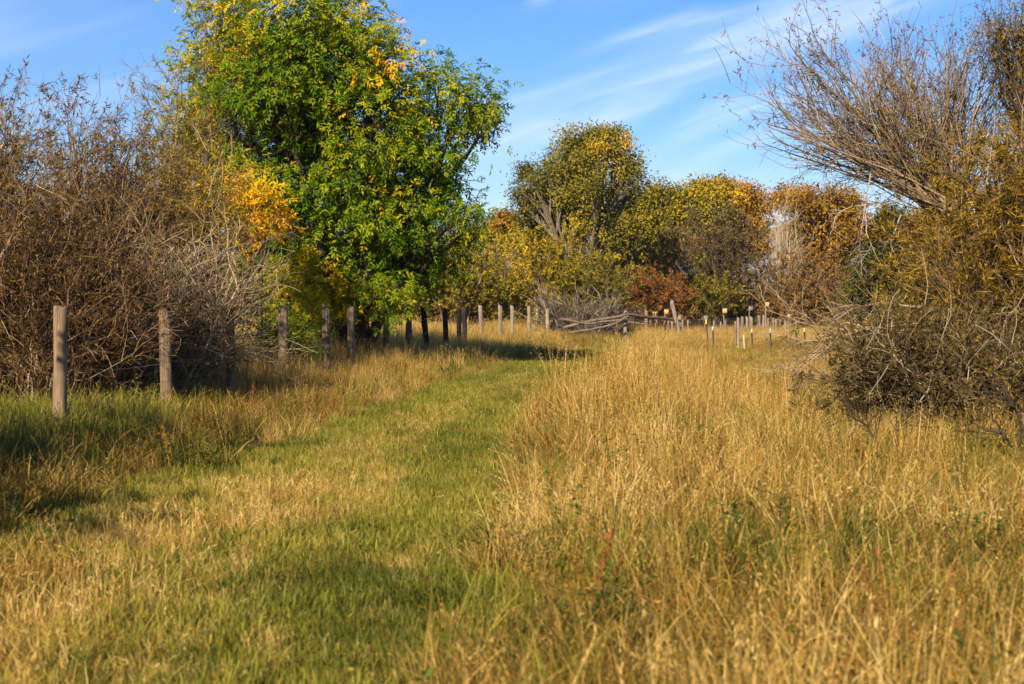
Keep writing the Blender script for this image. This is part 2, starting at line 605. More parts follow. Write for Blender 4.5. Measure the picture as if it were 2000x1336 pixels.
def shell_points(C, R, n, rng, power=0.4):
    """n points in the union of ellipsoids, denser towards their skins; returns p, lobe index, outward direction"""
    vol = (R[:, 0] * R[:, 2] + R[:, 0] * R[:, 1] + R[:, 1] * R[:, 2])
    ids = rng.choice(len(C), n, p=vol / vol.sum())
    u = rdir(n, rng)
    r = rng.uniform(0, 1, n)[:, None] ** power
    return C[ids] + u * r * R[ids], ids, nrm(u / R[ids])


def leafy_tree(name, label, cat, d, lobes, base_px, nclump, per, clump_r, leaf_len, leaf_w, leafmat, barkmat='bark', group=None,
               compound=False, depthk=1.0, spread=1.0, seed=0, trunk_r=0.16, stems=3, tint_j=0.18, droop=-0.25, stem_sides=7, bare=0, twig_t=0.5,
               ctrl=0.55, ragged=0):
    rng = np.random.default_rng(seed)
    C, R, T = lobe_arrays(lobes, d, depthk, rng, spread)
    if ragged:
        # knobs of foliage round each lobe so the outline is uneven
        ids = np.repeat(np.arange(len(C)), ragged)
        u = rdir(len(ids), rng)
        u[:, 2] = np.abs(u[:, 2]) * .9 - .15
        k = rng.uniform(.22, .42, len(ids))[:, None]
        C2 = C[ids] + nrm(u) * R[ids] * rng.uniform(.8, 1.08, len(ids))[:, None]
        R2 = R[ids] * k
        C, R = np.concatenate([C, C2]), np.concatenate([R * np.array([.93, .93, .90]), R2])
        T = np.concatenate([T, T[ids] + rng.normal(0, .12, len(ids))])
    bx = GX(base_px, d)
    base = np.array([bx, d, 0.0])
    root = thing(name, label, cat, (bx, d, 0), group)
    # wood: stems -> one limb per lobe -> branchlets to the leaf clumps
    g = Geo()
    order = np.argsort(C[:, 2])
    nst = stems
    fork = []
    for s in range(nst):
        a = 2 * math.pi * s / nst + rng.uniform(-.5, .5)
        sp = base + np.array([math.cos(a), math.sin(a), 0]) * trunk_r * (1.3 if nst > 1 else 0)
        top = C[order[int(len(C) * (0.55 + 0.4 * s / max(nst, 1)))]] if len(C) > 1 else C[0]
        P = bezier(sp[None] - np.array([[0, 0, .15]]), (sp * .6 + top * .4 + np.array([0, 0, (top[2]) * .15]))[None], top[None], 12)
        P = wobble(P, 0.10 * (d / 35) ** .5, rng)
        tubes(g, P, np.linspace(trunk_r, trunk_r * .22, 12)[None], stem_sides, np.array([twig_t * .6]))
        fork.append(P[0])
    fork = np.array(fork)
    # limbs start on the nearest stem, somewhat below the lobe
    n = len(C)
    st, rr = [], []
    for c in C:
        zz = np.clip(c[2] * ctrl, 0.3, None)
        fl = fork.reshape(-1, 3)
        cost = np.linalg.norm(fl - c, axis=1) + 1.5 * np.abs(fl[:, 2] - zz)
        k = np.argmin(cost)
        st.append(fl[k])
        rr.append(np.interp(k % 12, [0, 11], [trunk_r, trunk_r * .22]) * .55)
    st = np.array(st)
    mid = st * .5 + C * .5 + np.array([0, 0, .12]) * np.linalg.norm(C - st, axis=1)[:, None]
    LP = wobble(bezier(st, mid, C, 9), 0.12 * (d / 35) ** .5, rng)
    tubes(g, LP, np.linspace(1, .3, 9)[None] * np.maximum(np.array(rr)[:, None], .012), 5, np.full(n, twig_t))
    # leaf clumps
    pc, ids, o = shell_points(C, R, nclump, rng)
    keep = pc[:, 2] > 0.15
    pc, ids, o = pc[keep], ids[keep], o[keep]
    t0 = rng.uniform(0.3, 1, len(pc))
    s0, _ = along(LP, ids, t0)
    bl = np.linalg.norm(pc - s0, axis=1)[:, None]
    BP = wobble(bezier(s0, s0 * .5 + pc * .5 + rdir(len(pc), rng) * bl * .12 + np.array([0, 0, .1]) * bl, pc, 4), 0.05 * (d / 35) ** .5, rng)
    tw = 0.0035 * max(d / 33, 1) ** .6
    tubes(g, BP, np.linspace(2.6, .8, 4)[None] * tw * np.ones((len(pc), 1)), 3, rng.uniform(twig_t - .3, twig_t + .3, len(pc)))
    if bare:
        # bare twigs that stick out past the leaves
        bi = rng.integers(0, len(pc), bare)
        BT = grow(pc[bi], o[bi] + rdir(bare, rng) * .6 + np.array([0, 0, .3]), rng.uniform(.25, .8, bare) * d / 33, 4, .2, .02, rng)
        tubes(g, BT, np.linspace(1.3, .4, 5)[None] * tw * np.ones((bare, 1)), 3, rng.uniform(.2, .9, bare))
    link('trunk', g.mesh('trunk', True), M[barkmat], root)
    # foliage
    lg = Geo()
    ci = np.repeat(np.arange(len(pc)), per)
    N = len(ci)
    pos = pc[ci] + rng.normal(size=(N, 3)) * clump_r * np.array([1, 1, .75])
    dr = nrm(o[ci] * .55 + rdir(N, rng) * .75 + np.array([0, 0, droop]))
    up = nrm(o[ci] * .45 + rdir(N, rng) * .45 + np.array([-.25, -.25, .6]))
    ctint = T[ids] + rng.normal(0, tint_j, len(pc)) + 0.22 * tint_j / .18 * vnoise(pc, 1.1 * 33 / d, seed + 5)
    tint = np.clip(ctint[ci] + rng.normal(0, tint_j * .6, N), 0.02, 0.98)
    if compound:
        Lr = rng.uniform(.15, .25, N)
        S = nrm(np.cross(dr, up))
        for (t, an) in ((.3, 1), (.3, -1), (.62, 1), (.62, -1), (.9, .8), (.9, -.8), (1.0, 0)):
            p = pos + dr * (Lr * t)[:, None] + np.array([0, 0, -.05]) * t * t
            dd = nrm(dr * (1 if an == 0 else .62) + S * an * .85 + rng.normal(size=(N, 3)) * .22 + np.array([0, 0, -.16]))
            leaves(lg, p, dd, nrm(up + rng.normal(size=(N, 3)) * .25), leaf_len * rng.uniform(.7, 1.15, N), leaf_w * rng.uniform(.8, 1.15, N),
                   np.clip(tint + rng.normal(0, .05, N), .02, .98))
    else:
        leaves(lg, pos, dr, up, leaf_len * rng.uniform(.6, 1.25, N), leaf_w * rng.uniform(.7, 1.2, N), tint)
    link('crown', lg.mesh('crown'), M[leafmat], root)
    return root


# ------------------------------------------------------------------ twiggy shrubs
def shrub(name, label, cat, d, lobes, base, nstem, ntwig, nsub, twigmat, leafmat=None, nleaf=0, leaf_len=.07, leaf_w=.012, group=None, depthk=1.0,
          spread=.6, seed=0, stem_r=.016, twig_len=.6, sub_len=.25, up=.05, flat=.75, tint=(.5, .25), ltint=(.5, .2), power=.45, base3=None, hug=.45,
          sides=4, curl=.2, leaf_hang=-.1, parts=('stems', 'foliage'), tw_from=.3, root_at=None, nbr=5, br_len=1.1, br_up=.03, thick=1.0):
    rng = np.random.default_rng(seed)
    C, R, T = lobe_arrays(lobes, d, depthk, rng, spread)
    p2, ids, o = shell_points(C, R, nstem, rng, power)
    p2[:, 2] = np.maximum(p2[:, 2], .12)
    if base3 is None:
        x0, x1 = GX(base[0], d), GX(base[1], d)
        bc = (x0 + x1) / 2
        bx = np.clip(bc + (p2[:, 0] - bc) * hug + rng.normal(0, .12, nstem), x0, x1)
        by = d + (p2[:, 1] - d) * hug + rng.normal(0, .15, nstem)
        p0 = np.stack([bx, by, np.full(nstem, -.05)], 1)
        rloc = (bc, d, 0)
    else:
        p0 = np.array(base3)[None] + rng.normal(0, .12, (nstem, 3))
        rloc = root_at if root_at is not None else (base3[0], base3[1], 0)
    root = thing(name, label, cat, rloc, group)
    dlt = p2 - p0
    p1 = p0 + dlt * np.array([1 - flat, 1 - flat, flat])
    k = 7
    SP = wobble(bezier(p0, p1, p2, k), .10 * np.linalg.norm(dlt, axis=1).mean() / 2.5, rng)
    g = Geo()
    sc_ = max(d / 20, 1) ** .55 * thick
    big = (rng.uniform(size=nstem) < .14) & (base3 is None)                 # a few old heavy stems, paler than the whips
    sr = stem_r * np.where(big, 2.3, rng.uniform(.5, 1.2, nstem))[:, None] * np.linspace(1, .25, k)[None]
    tubes(g, SP, sr, sides, np.clip(rng.normal(tint[0], tint[1], nstem) + .4 * big, 0, 1))
    # long side branches, then twigs on stems and branches alike
    n1 = nstem * nbr
    i1 = rng.integers(0, nstem, n1)
    s1, t1 = along(SP, i1, rng.uniform(tw_from * .6, .95, n1))
    BR = grow(s1, t1 + rdir(n1, rng) * .8, br_len * rng.uniform(.4, 1.25, n1), k - 1, curl * .8, br_up, rng)
    tubes(g, BR, .007 * sc_ * rng.uniform(.6, 1.3, n1)[:, None] * np.linspace(1, .4, k)[None], 3, np.clip(rng.normal(tint[0], tint[1], n1), 0, 1))
    ALL = np.concatenate([SP, BR])
    n2 = nstem * ntwig
    i2 = np.where(rng.uniform(size=n2) < .3, rng.integers(0, nstem, n2), nstem + rng.integers(0, max(n1, 1), n2))
    s2, t2 = along(ALL, i2, rng.uniform(tw_from, 1, n2))
    L2 = twig_len * rng.uniform(.45, 1.3, n2)
    TP = grow(s2, t2 + rdir(n2, rng) * .75, L2, 3, curl * 1.15, up, rng)
    tubes(g, TP, .0040 * sc_ * rng.uniform(.7, 1.25, n2)[:, None] * np.linspace(1, .45, 4)[None], 3, np.clip(rng.normal(tint[0], tint[1], n2), 0, 1))
    n3 = n2 * nsub
    if n3:
        i3 = rng.integers(0, n2, n3)
        s3, t3 = along(TP, i3, rng.uniform(.2, 1, n3))
        UP = grow(s3, t3 + rdir(n3, rng) * .7, sub_len * rng.uniform(.5, 1.3, n3), 2, curl, up * .8, rng)
        tubes(g, UP, .0026 * sc_ * np.ones((n3, 1)) * np.linspace(1, .4, 3)[None], 3, np.clip(rng.normal(tint[0], tint[1], n3), 0, 1))
    else:
        UP = TP
    link(parts[0], g.mesh(parts[0]), M[twigmat], root)
    if nleaf:
        lg = Geo()
        i4 = rng.integers(0, len(UP), nleaf)
        s4, t4 = along(UP, i4, rng.uniform(.15, 1, nleaf))
        dr = nrm(t4 * .7 + rdir(nleaf, rng) * .7 + np.array([0, 0, leaf_hang]))
        lt = np.clip(rng.normal(ltint[0], ltint[1], nleaf) + .25 * vnoise(s4, 1.3 * 20 / d, seed + 3), .02, .98)
        leaves(lg, s4, dr, rdir(nleaf, rng) + np.array([-.3, -.3, .5]), leaf_len * rng.uniform(.6, 1.3, nleaf), leaf_w * rng.uniform(.7, 1.3, nleaf), lt, .15)
        link(parts[1], lg.mesh(parts[1]), M[leafmat], root)
    return root


def branch(geo, pts, d, r0, r1, rng, n=0, L=.4, tint=.6, k=14, sub=True):
    """one hand-placed limb through photo pixels (px, py[, depth offset]) with side twigs"""
    P = np.array([W(p[0], p[1], d + (p[2] if len(p) > 2 else 0)) for p in pts])
    t = np.linspace(0, 1, len(P))
    tt = np.linspace(0, 1, k)
    P = np.stack([np.interp(tt, t, P[:, i]) for i in range(3)], 1)[None]
    for _ in range(2):
        P[:, 1:-1] = P[:, 1:-1] * .5 + P[:, :-2] * .25 + P[:, 2:] * .25
    P = wobble(P, .035, rng)
    tubes(geo, P, np.linspace(r0, r1, k)[None], 6, np.array([tint]))
    if n:
        s, tg = along(P, np.zeros(n, int), rng.uniform(.2, 1, n))
        Q = grow(s, tg + rdir(n, rng) * .8, L * rng.uniform(.4, 1.3, n), 5, .22, 0, rng)
        tubes(geo, Q, np.linspace(max(r1 * .9, .004), .0025, 6)[None] * np.ones((n, 1)), 3, np.clip(rng.normal(tint, .15, n), 0, 1))
        if sub:
            m = n * 3
            s, tg = along(Q, rng.integers(0, n, m), rng.uniform(.3, 1, m))
            Q2 = grow(s, tg + rdir(m, rng) * .8, L * .45 * rng.uniform(.4, 1.3, m), 3, .22, 0, rng)
            tubes(geo, Q2, np.linspace(.0035, .002, 4)[None] * np.ones((m, 1)), 3, np.clip(rng.normal(tint, .15, m), 0, 1))
    return P[0]


# ------------------------------------------------------------------ vegetation, near to far
# the big green ash behind the fence
ASH_D = 30.8
ash_lobes = [
    (570, 20, 150, 90, .50), (450, 60, 85, 90, .55), (430, 150, 80, 80, .42), (520, 160, 120, 100, .38), (640, 110, 130, 100, .42),
    (690, 60, 70, 60, .48), (740, 120, 55, 55, .60), (770, 80, 30, 35, .58), (790, 190, 80, 70, .45), (845, 140, 42, 36, .40), (890, 185, 70, 45, .36),
    (935, 200, 36, 50, .34), (930, 255, 36, 36, .34), (850, 270, 75, 60, .36), (700, 230, 130, 100, .38), (560, 270, 130, 90, .32), (440, 270, 85, 80, .42),
    (380, 210, 50, 70, .40), (365, 280, 38, 50, .40), (800, 350, 95, 75, .40), (880, 370, 50, 40, .42), (905, 410, 50, 34, .42),
    (925, 445, 36, 28, .40), (640, 350, 120, 90, .32), (720, 420, 95, 70, .36), (820, 430, 70, 50, .38), (560, 380, 80, 70, .34), (850, 500, 55, 36, .36),
    (800, 520, 80, 42, .34), (740, 560, 62, 36, .38), (650, 470, 80, 60, .38), (600, 545, 60, 45, .62), (650, 580, 45, 38, .66), (560, 520, 42, 45, .56),
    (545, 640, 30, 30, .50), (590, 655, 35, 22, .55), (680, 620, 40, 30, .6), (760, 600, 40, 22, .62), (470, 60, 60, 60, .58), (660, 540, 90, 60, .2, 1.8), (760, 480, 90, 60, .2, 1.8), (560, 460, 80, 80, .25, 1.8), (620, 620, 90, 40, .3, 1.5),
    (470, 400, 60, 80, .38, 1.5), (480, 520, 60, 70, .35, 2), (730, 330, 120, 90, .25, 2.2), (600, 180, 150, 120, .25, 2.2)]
ash_lobes = [(*l[:4], l[4] + .05, *l[5:]) for l in ash_lobes]
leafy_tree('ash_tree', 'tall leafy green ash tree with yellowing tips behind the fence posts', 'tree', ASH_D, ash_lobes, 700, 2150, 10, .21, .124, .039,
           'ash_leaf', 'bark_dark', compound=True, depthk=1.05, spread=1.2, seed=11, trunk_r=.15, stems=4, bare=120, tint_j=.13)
# bright orange-yellow ash sapling standing left of it
leafy_tree('ash_sapling', 'small ash sapling with bright orange-yellow leaves among the bare shrubs', 'tree', 27.5,
           [(487, 360, 26, 26, .90), (478, 405, 30, 34, .92), (515, 400, 32, 30, .90), (540, 430, 30, 24, .90), (490, 455, 34, 22, .93), (450, 462, 16, 20, .90),
            (430, 330, 30, 28, .66), (420, 385, 26, 30, .64), (470, 330, 20, 14, .74)], 505, 85, 8, .16, .115, .036, 'ash_leaf', 'bark_dark', compound=True,
           depthk=1.0, spread=.4, seed=12, trunk_r=.03, stems=1, tint_j=.05)
leafy_tree('ash_seedling', 'low yellow-green ash seedling at the foot of the bare shrub by the fence', 'tree', 24.5,
           [(545, 640, 30, 34, .50), (530, 665, 26, 22, .46), (470, 600, 20, 18, .58), (590, 660, 30, 16, .50)], 540, 34, 7, .12, .10, .032, 'ash_leaf', 'bark_dark',
           compound=True, spread=.3, seed=13, trunk_r=.02, stems=1, tint_j=.06)

M['dead_twig'] = ramp_mat('dead_twig', [(0, (0.03, 0.020, 0.011)), (0.5, (0.14, 0.095, 0.05)), (1, (0.46, 0.36, 0.22))], 0, 0.85, 0.1)
M['brush_leaf'] = ramp_mat('brush_leaf', [(0, (0.03, 0.022, 0.006)), (0.5, (0.12, 0.085, 0.018)), (1, (0.33, 0.20, 0.03))], .25)
# brown willow shrubs along the left fence
GL = 'brown willow shrubs behind the left fence'
shrub('willow_shrub', 'tall brown willow shrub cut off by the left edge of the photo', 'shrub', 17.5,
      [(10, 340, 90, 120, 0), (-60, 330, 120, 130, 0), (-150, 440, 180, 190, 0), (60, 430, 120, 100, 0), (25, 240, 45, 40, 0), (-60, 560, 170, 120, 0)],
      (-330, 60), 140, 24, 1, 'willow_twig', 'brown_leaf', 26000, .095, .016, GL, spread=1.0, seed=21, twig_len=.6, tint=(.42, .25), up=.06, depthk=1.1, stem_r=.02)
shrub('willow_shrub', 'brown willow shrub with thin leafy tips between the left edge and the ash tree', 'shrub', 20.5,
      [(180, 330, 100, 110, 0), (150, 250, 55, 45, 0), (230, 260, 45, 45, 0), (260, 400, 110, 100, 0), (110, 450, 110, 120, 0), (220, 520, 150, 90, 0), (60, 570, 90, 70, 0)],
      (40, 330), 150, 22, 1, 'willow_twig', 'brown_leaf', 28000, .095, .016, GL, spread=.9, seed=22, twig_len=.55, tint=(.40, .25), up=.05, stem_r=.018)
shrub('willow_shrub', 'olive-tinged willow shrub touching the left side of the ash tree', 'shrub', 24,
      [(320, 370, 90, 90, 0), (370, 330, 60, 60, 0), (390, 440, 80, 70, 0), (310, 470, 90, 80, 0), (340, 270, 30, 50, 0)],
      (270, 420), 110, 22, 1, 'willow_twig', 'olive_leaf', 22000, .10, .02, GL, spread=.9, seed=23, twig_len=.6, tint=(.45, .25), ltint=(.55, .2))
shrub('willow_shrub', 'grey tangle of bare arching branches over the second and third fence posts', 'shrub', 19.3,
      [(400, 540, 120, 70, 0), (300, 580, 130, 80, 0), (460, 580, 80, 45, 0), (200, 620, 120, 70, 0), (440, 650, 70, 40, 0), (120, 640, 90, 60, 0), (500, 500, 50, 50, 0)],
      (60, 330), 150, 16, 1, 'pale_twig', None, 0, group=GL, thick=1.35, spread=.7, seed=24, flat=.45, twig_len=.55, tint=(.46, .24), up=0.0, curl=.28, stem_r=.015)
shrub('willow_shrub', 'low reddish-brown shrub thicket behind the first fence post', 'shrub', 17.6,
      [(170, 500, 120, 60, 0), (60, 560, 120, 70, 0), (240, 570, 100, 60, 0), (-40, 600, 130, 60, 0), (140, 620, 110, 40, 0)],
      (-120, 260), 110, 22, 1, 'willow_twig', 'brown_leaf', 14000, .085, .015, group=GL, spread=.7, seed=25, flat=.55, twig_len=.5, tint=(.45, .3), ltint=(.4, .2), up=.02, stem_r=.013)

near = shrub('willow_shrub', 'brown willow shrub beside the first fence post, just outside the left edge', 'shrub', 8.6,
             [(-1030, 150, 480, 430, 0), (-940, 480, 420, 300, 0), (-1250, 380, 420, 420, 0)], (-1450, -750), 80, 15, 1, 'willow_twig', 'brown_leaf', 22000, .15, .045, GL,
             spread=.5, seed=26, twig_len=.6, stem_r=.02)
# the shrub row goes on towards the camera outside the frame
nr = near.copy()
COL.objects.link(nr)
nr.location += Vector((.45, -3.4, 0))
nr.rotation_euler = (0, 0, 2.1)
nr['label'] = 'brown willow shrub nearest the camera, wholly outside the left edge'
for ch in near.children:
    c = ch.copy()
    COL.objects.link(c)
    c.parent = nr
# dead standing branches at the ash's left edge
rng = np.random.default_rng(31)
g = Geo()
for pts in ([(420, 640), (400, 480), (370, 330), (330, 210), (295, 165)], [(425, 640), (415, 420), (385, 260), (350, 190), (300, 115)],
            [(430, 640), (430, 400), (405, 230), (400, 120), (395, 60)], [(420, 600), (380, 400), (340, 280), (275, 175)],
            [(440, 600), (455, 350), (450, 200), (470, 90)]):
    branch(g, pts, 29.5, .035, .008, rng, 26, .75, .45)
r_ = thing('dead_tree', 'leafless dead sapling with forked twigs at the left side of the ash', 'tree', (GX(425, 29.5), 29.5, 0))
# trunk foot down to the soil
branch(g, [(425, 735), (425, 640), (424, 560)], 29.5, .05, .035, rng)
link('branches', g.mesh('branches', True), M['bark'], r_)

# right side: golden willow thicket, leaning willow, top-right tree, green bush
GR = 'willows on the right'
shrub('golden_willow', 'large golden-brown willow thicket filling the right edge down to the grass', 'shrub', 17.2,
      [(1900, 470, 120, 100, 0), (1990, 420, 150, 140, 0), (1850, 520, 75, 80, 0), (1960, 600, 150, 110, 0), (1880, 600, 100, 90, 0), (2080, 560, 160, 220, 0), (1830, 470, 40, 45, 0),
       (1930, 720, 130, 90, 0), (2050, 330, 120, 110, 0), (1900, 370, 60, 60, 0), (1800, 680, 90, 80, 0), (1860, 780, 110, 50, 0)],
      (1800, 2200), 160, 20, 1, 'willow_twig', 'gold_leaf', 66000, .10, .016, GR, spread=.9, seed=41, twig_len=.6, tint=(.45, .25), ltint=(.42, .24), stem_r=.018, up=.02, br_up=-.02)
shrub('dead_brush', 'tangle of brown dead brush hanging into the grass under the golden willow thicket', 'brush', 13.9,
      [(1760, 720, 90, 80, 0), (1850, 700, 110, 90, 0), (1940, 740, 110, 80, 0), (1800, 790, 110, 55, 0), (1720, 660, 60, 40, 0), (1710, 790, 45, 50, 0), (2050, 760, 120, 80, 0), (1770, 845, 110, 40, 0), (1920, 855, 120, 40, 0), (1690, 740, 40, 60, 0)],
      (1740, 2080), 170, 17, 1, 'dead_twig', 'brush_leaf', 30000, .085, .014, spread=.6, seed=42, flat=.5, twig_len=.45, sub_len=.2, tint=(.36, .28), up=-.05, curl=.3, stem_r=.013, thick=1.15, br_len=.8, br_up=-.06)
# leaning willow: trunk + fan of bare whips
wd = 21.5
crotch = W(1850, 415, wd)
wl = shrub('leaning_willow', 'leaning willow with a fan of nearly bare whips against the sky', 'tree', wd,
           [(1560, 190, 70, 50, 0), (1530, 260, 50, 50, 0), (1640, 140, 80, 50, 0), (1720, 130, 80, 45, 0), (1800, 140, 80, 50, 0), (1880, 170, 70, 60, 0), (1620, 240, 80, 60, 0),
            (1740, 220, 100, 70, 0), (1850, 260, 70, 70, 0), (1590, 120, 45, 35, 0), (1930, 260, 60, 70, 0)],
           None, 85, 15, 1, 'pale_twig', 'brown_leaf', 5000, .085, .017, spread=.8, seed=43, base3=crotch, flat=.52, twig_len=.62, sub_len=.3, tint=(.40, .2), ltint=(.45, .2),
           up=.10, curl=.16, stem_r=.024, tw_from=.25, root_at=(GX(1985, wd), wd, 0), power=.6, parts=('whips', 'foliage'), nbr=6, br_len=1.3, br_up=.12, thick=1.3)
g = Geo()
for a, (sx, sy) in enumerate(((0, 0), (22, 14), (-16, 10), (34, -4))):
    branch(g, [(1990 + sx, 790, .1 * a), (1950 + sx, 600 + sy, .1 * a), (1900 + sx * .8, 480 + sy, .05 * a), (1850 + sx * .5, 415 + sy), (1800 + sx * .3, 365 + sy), (1745 + sx * 2, 320 + sy)],
           wd, .10 - .015 * a, .03, rng, 8, .6, .42, 18)
for pts in ([(1850, 420), (1790, 365), (1700, 300), (1600, 270), (1500, 240)], [(1850, 420), (1780, 340), (1680, 230), (1580, 150)], [(1850, 420), (1800, 330), (1790, 200), (1770, 110)],
            [(1850, 420), (1820, 350), (1850, 220), (1860, 110)], [(1840, 410), (1740, 340), (1640, 320), (1530, 270)], [(1840, 410), (1760, 380), (1690, 345), (1600, 300)]):
    branch(g, pts, wd, .038, .008, rng, 18, .55, .5)
for pts in ([(1790, 372), (1720, 368), (1690, 345)], [(1700, 340, -.5), (1690, 400, -.6), (1680, 470, -.7), (1690, 540, -.6)], [(1690, 400, -.5), (1640, 420, -.6), (1620, 470, -.6)],
            [(1760, 420, -.5), (1740, 480, -.6), (1760, 530, -.6)], [(1690, 400, -.5), (1690, 450, -.7), (1710, 510, -.7)]):
    branch(g, pts, wd, .013, .004, rng, 7, .3, .85)
link('trunk', g.mesh('trunk', True), M['bark'], wl)
leafy_tree('willow_tree', 'dark-leaved willow tree in the top right corner', 'tree', 20.5,
           [(1950, 60, 55, 45, .45), (2010, 40, 60, 60, .45), (1975, 130, 55, 55, .42), (1930, 100, 30, 35, .5), (2030, 160, 60, 80, .42), (1990, 220, 45, 60, .40), (1950, 300, 50, 60, .5),
            (2060, 280, 70, 80, .45)],
           2090, 620, 13, .16, .075, .017, 'gold_leaf', 'bark_dark', GR, spread=.5, seed=44, trunk_r=.10, stems=2, tint_j=.15, bare=60)
leafy_tree('green_bush', 'dense dark green small-leaved bush behind the dead brush', 'shrub', 22.5,
           [(1700, 540, 50, 55, .45), (1740, 500, 45, 40, .5), (1680, 610, 40, 50, .42), (1720, 640, 50, 60, .40), (1690, 690, 45, 50, .40), (1760, 580, 55, 70, .42), (1750, 700, 60, 60, .36),
            (1665, 560, 20, 25, .5)],
           1730, 760, 26, .11, .048, .028, 'green_leaf', 'bark_dark', spread=.35, seed=45, trunk_r=.04, stems=5, tint_j=.16)
g = Geo()
for pts in ([(1790, 640), (1700, 645), (1620, 660), (1575, 690), (1548, 730)], [(1800, 630), (1700, 640), (1600, 665), (1545, 662), (1530, 660)],
            [(1760, 650), (1640, 645), (1590, 636), (1560, 628), (1494, 611)], [(1770, 735), (1680, 730), (1600, 726), (1560, 728), (1505, 708)],
            [(1760, 750), (1660, 732), (1610, 745), (1580, 750)], [(1740, 690), (1660, 680), (1610, 690), (1585, 700)], [(1800, 600), (1720, 590), (1660, 600), (1610, 640)],
            [(1700, 640), (1650, 625), (1620, 655)]):
    branch(g, pts, 15.4, .016, .004, rng, 16, .42, .45)
for a in range(5):      # the limbs spring from one fallen stem
    branch(g, [(1840 - 14 * a, 856, .2), (1830 - 10 * a, 740, .2), (1790, 640 + 24 * a)], 15.4, .03, .016, rng, 6, .4, .4)
r_ = thing('fallen_branch', 'grey broken boughs reaching left out of the dead brush over the grass', 'branch', (GX(1820, 15.4), 15.4, 0))
link('boughs', g.mesh('boughs', True), M['pale_twig'], r_)
# small leafless saplings in front of the right thicket
for (pts, d_, lab) in (([[(1740, 960), (1725, 900), (1712, 850), (1700, 800)], [(1725, 900), (1740, 860), (1780, 820)], [(1712, 860), (1690, 830), (1670, 800)]], 11.9,
                        'thin dark leafless sapling standing in the golden grass left of the dead brush'),
                       ([[(2010, 985), (1985, 880), (1955, 830), (1925, 790)], [(1985, 880), (1990, 810), (1960, 740)], [(1975, 860), (1930, 840), (1890, 815)]], 11.2,
                        'dark leafless sapling at the right edge in front of the willow thicket')):
    g = Geo()
    for p in pts:
        branch(g, p, d_, .014, .004, rng, 9, .30, .35)
    r_ = thing('bare_sapling', lab, 'sapling', (GX(pts[0][0][0], d_), d_, 0), 'bare saplings at the right')
    link('stems', g.mesh('stems'), M['bark_dark'], r_)

# the middle distance: shrub row behind the far fence
GM = 'shrubs behind the far fence'
def far_shrub(label, d, lobes, base, tw, lf, nst, nleaf, seed, ltint=(.5, .2), ll=.16, lw=.058, tint=(.45, .2), name='autumn_shrub', **kw):
    if lf:
        lobes = lobes + [(l[0], 604, l[2] * 1.05, 26, 0) for l in lobes]        # leafy to the ground
    nleaf, nst = int(nleaf * 2.2), int(nst * .62)
    a = dict(spread=1.6, stem_r=.02, twig_len=1.0, sub_len=.5, depthk=1.2, up=.04, sides=3, nbr=3, br_len=1.5)
    a.update(kw)
    return shrub(name, label, 'shrub', d, lobes, base, nst, 12, 1, tw, lf, nleaf, ll, lw, GM, seed=seed, tint=tint, ltint=ltint, **a)
far_shrub('olive willow shrub right of the ash tree behind the dark posts', 60, [(880, 550, 60, 50, 0), (850, 580, 50, 40, 0), (930, 540, 45, 45, 0)], (830, 950), 'willow_twig', 'olive_leaf', 110, 9000, 61, (.45, .2))
far_shrub('straw-coloured shrub with bare top twigs right of the ash', 63, [(960, 520, 50, 40, 0), (930, 510, 35, 30, 0), (990, 560, 50, 45, 0), (940, 590, 50, 30, 0)], (910, 1010), 'pale_twig', 'olive_leaf', 130, 5500, 62, (.62, .2))
far_shrub('yellow-olive bushy shrub below the tall middle tree', 66, [(1050, 545, 60, 55, 0), (1020, 500, 40, 25, 0), (1110, 540, 60, 60, 0), (1080, 510, 50, 30, 0)], (1010, 1150), 'willow_twig', 'olive_leaf', 130, 13000, 63, (.58, .2))
far_shrub('grey-green shrub with a bare twiggy foot left of the pole fence', 64, [(1150, 560, 50, 50, 0), (1120, 590, 60, 35, 0), (1190, 560, 40, 45, 0)], (1090, 1210), 'willow_twig', 'olive_leaf', 110, 10000, 64, (.40, .2))
far_shrub('rusty red low shrub behind the metal gate', 74, [(1235, 585, 45, 30, 0), (1275, 580, 45, 35, 0), (1210, 600, 30, 20, 0)], (1195, 1310), 'willow_twig', 'rust_leaf', 110, 9000, 65, (.5, .2))
far_shrub('brown rounded shrub left of the dark thicket', 82, [(1230, 510, 60, 50, 0), (1270, 540, 55, 55, 0), (1300, 500, 50, 45, 0), (1200, 530, 40, 50, 0)], (1180, 1330), 'willow_twig', 'russet_leaf', 130, 12000, 66, (.55, .2))
far_shrub('dark grey-brown thicket behind the birdhouses', 84, [(1380, 540, 70, 70, 0), (1440, 560, 60, 60, 0), (1340, 570, 45, 50, 0), (1410, 490, 70, 45, 0), (1470, 530, 50, 60, 0)], (1320, 1510), 'bark_dark', 'grey_leaf', 150, 14000, 67, (.5, .2))
far_shrub('olive shrub under the dark thicket by the grey birdhouse', 80, [(1380, 590, 30, 35, 0), (1350, 560, 24, 30, 0), (1410, 605, 22, 22, 0)], (1340, 1430), 'willow_twig', 'olive_leaf', 60, 5500, 68, (.42, .2))
far_shrub('wide russet-brown shrub at the far right end of the field', 83, [(1550, 530, 65, 60, 0), (1600, 560, 60, 60, 0), (1520, 575, 50, 50, 0), (1570, 590, 80, 35, 0), (1640, 580, 40, 50, 0)], (1490, 1680), 'willow_twig', 'russet_leaf', 170, 17000, 69, (.6, .2))
far_shrub('mid-brown shrub top above the dark thicket', 92, [(1370, 450, 70, 50, 0), (1440, 440, 60, 40, 0), (1480, 470, 40, 45, 0), (1310, 470, 50, 45, 0)], (1310, 1500), 'bark_dark', 'grey_leaf', 110, 12000, 70, (.62, .2))
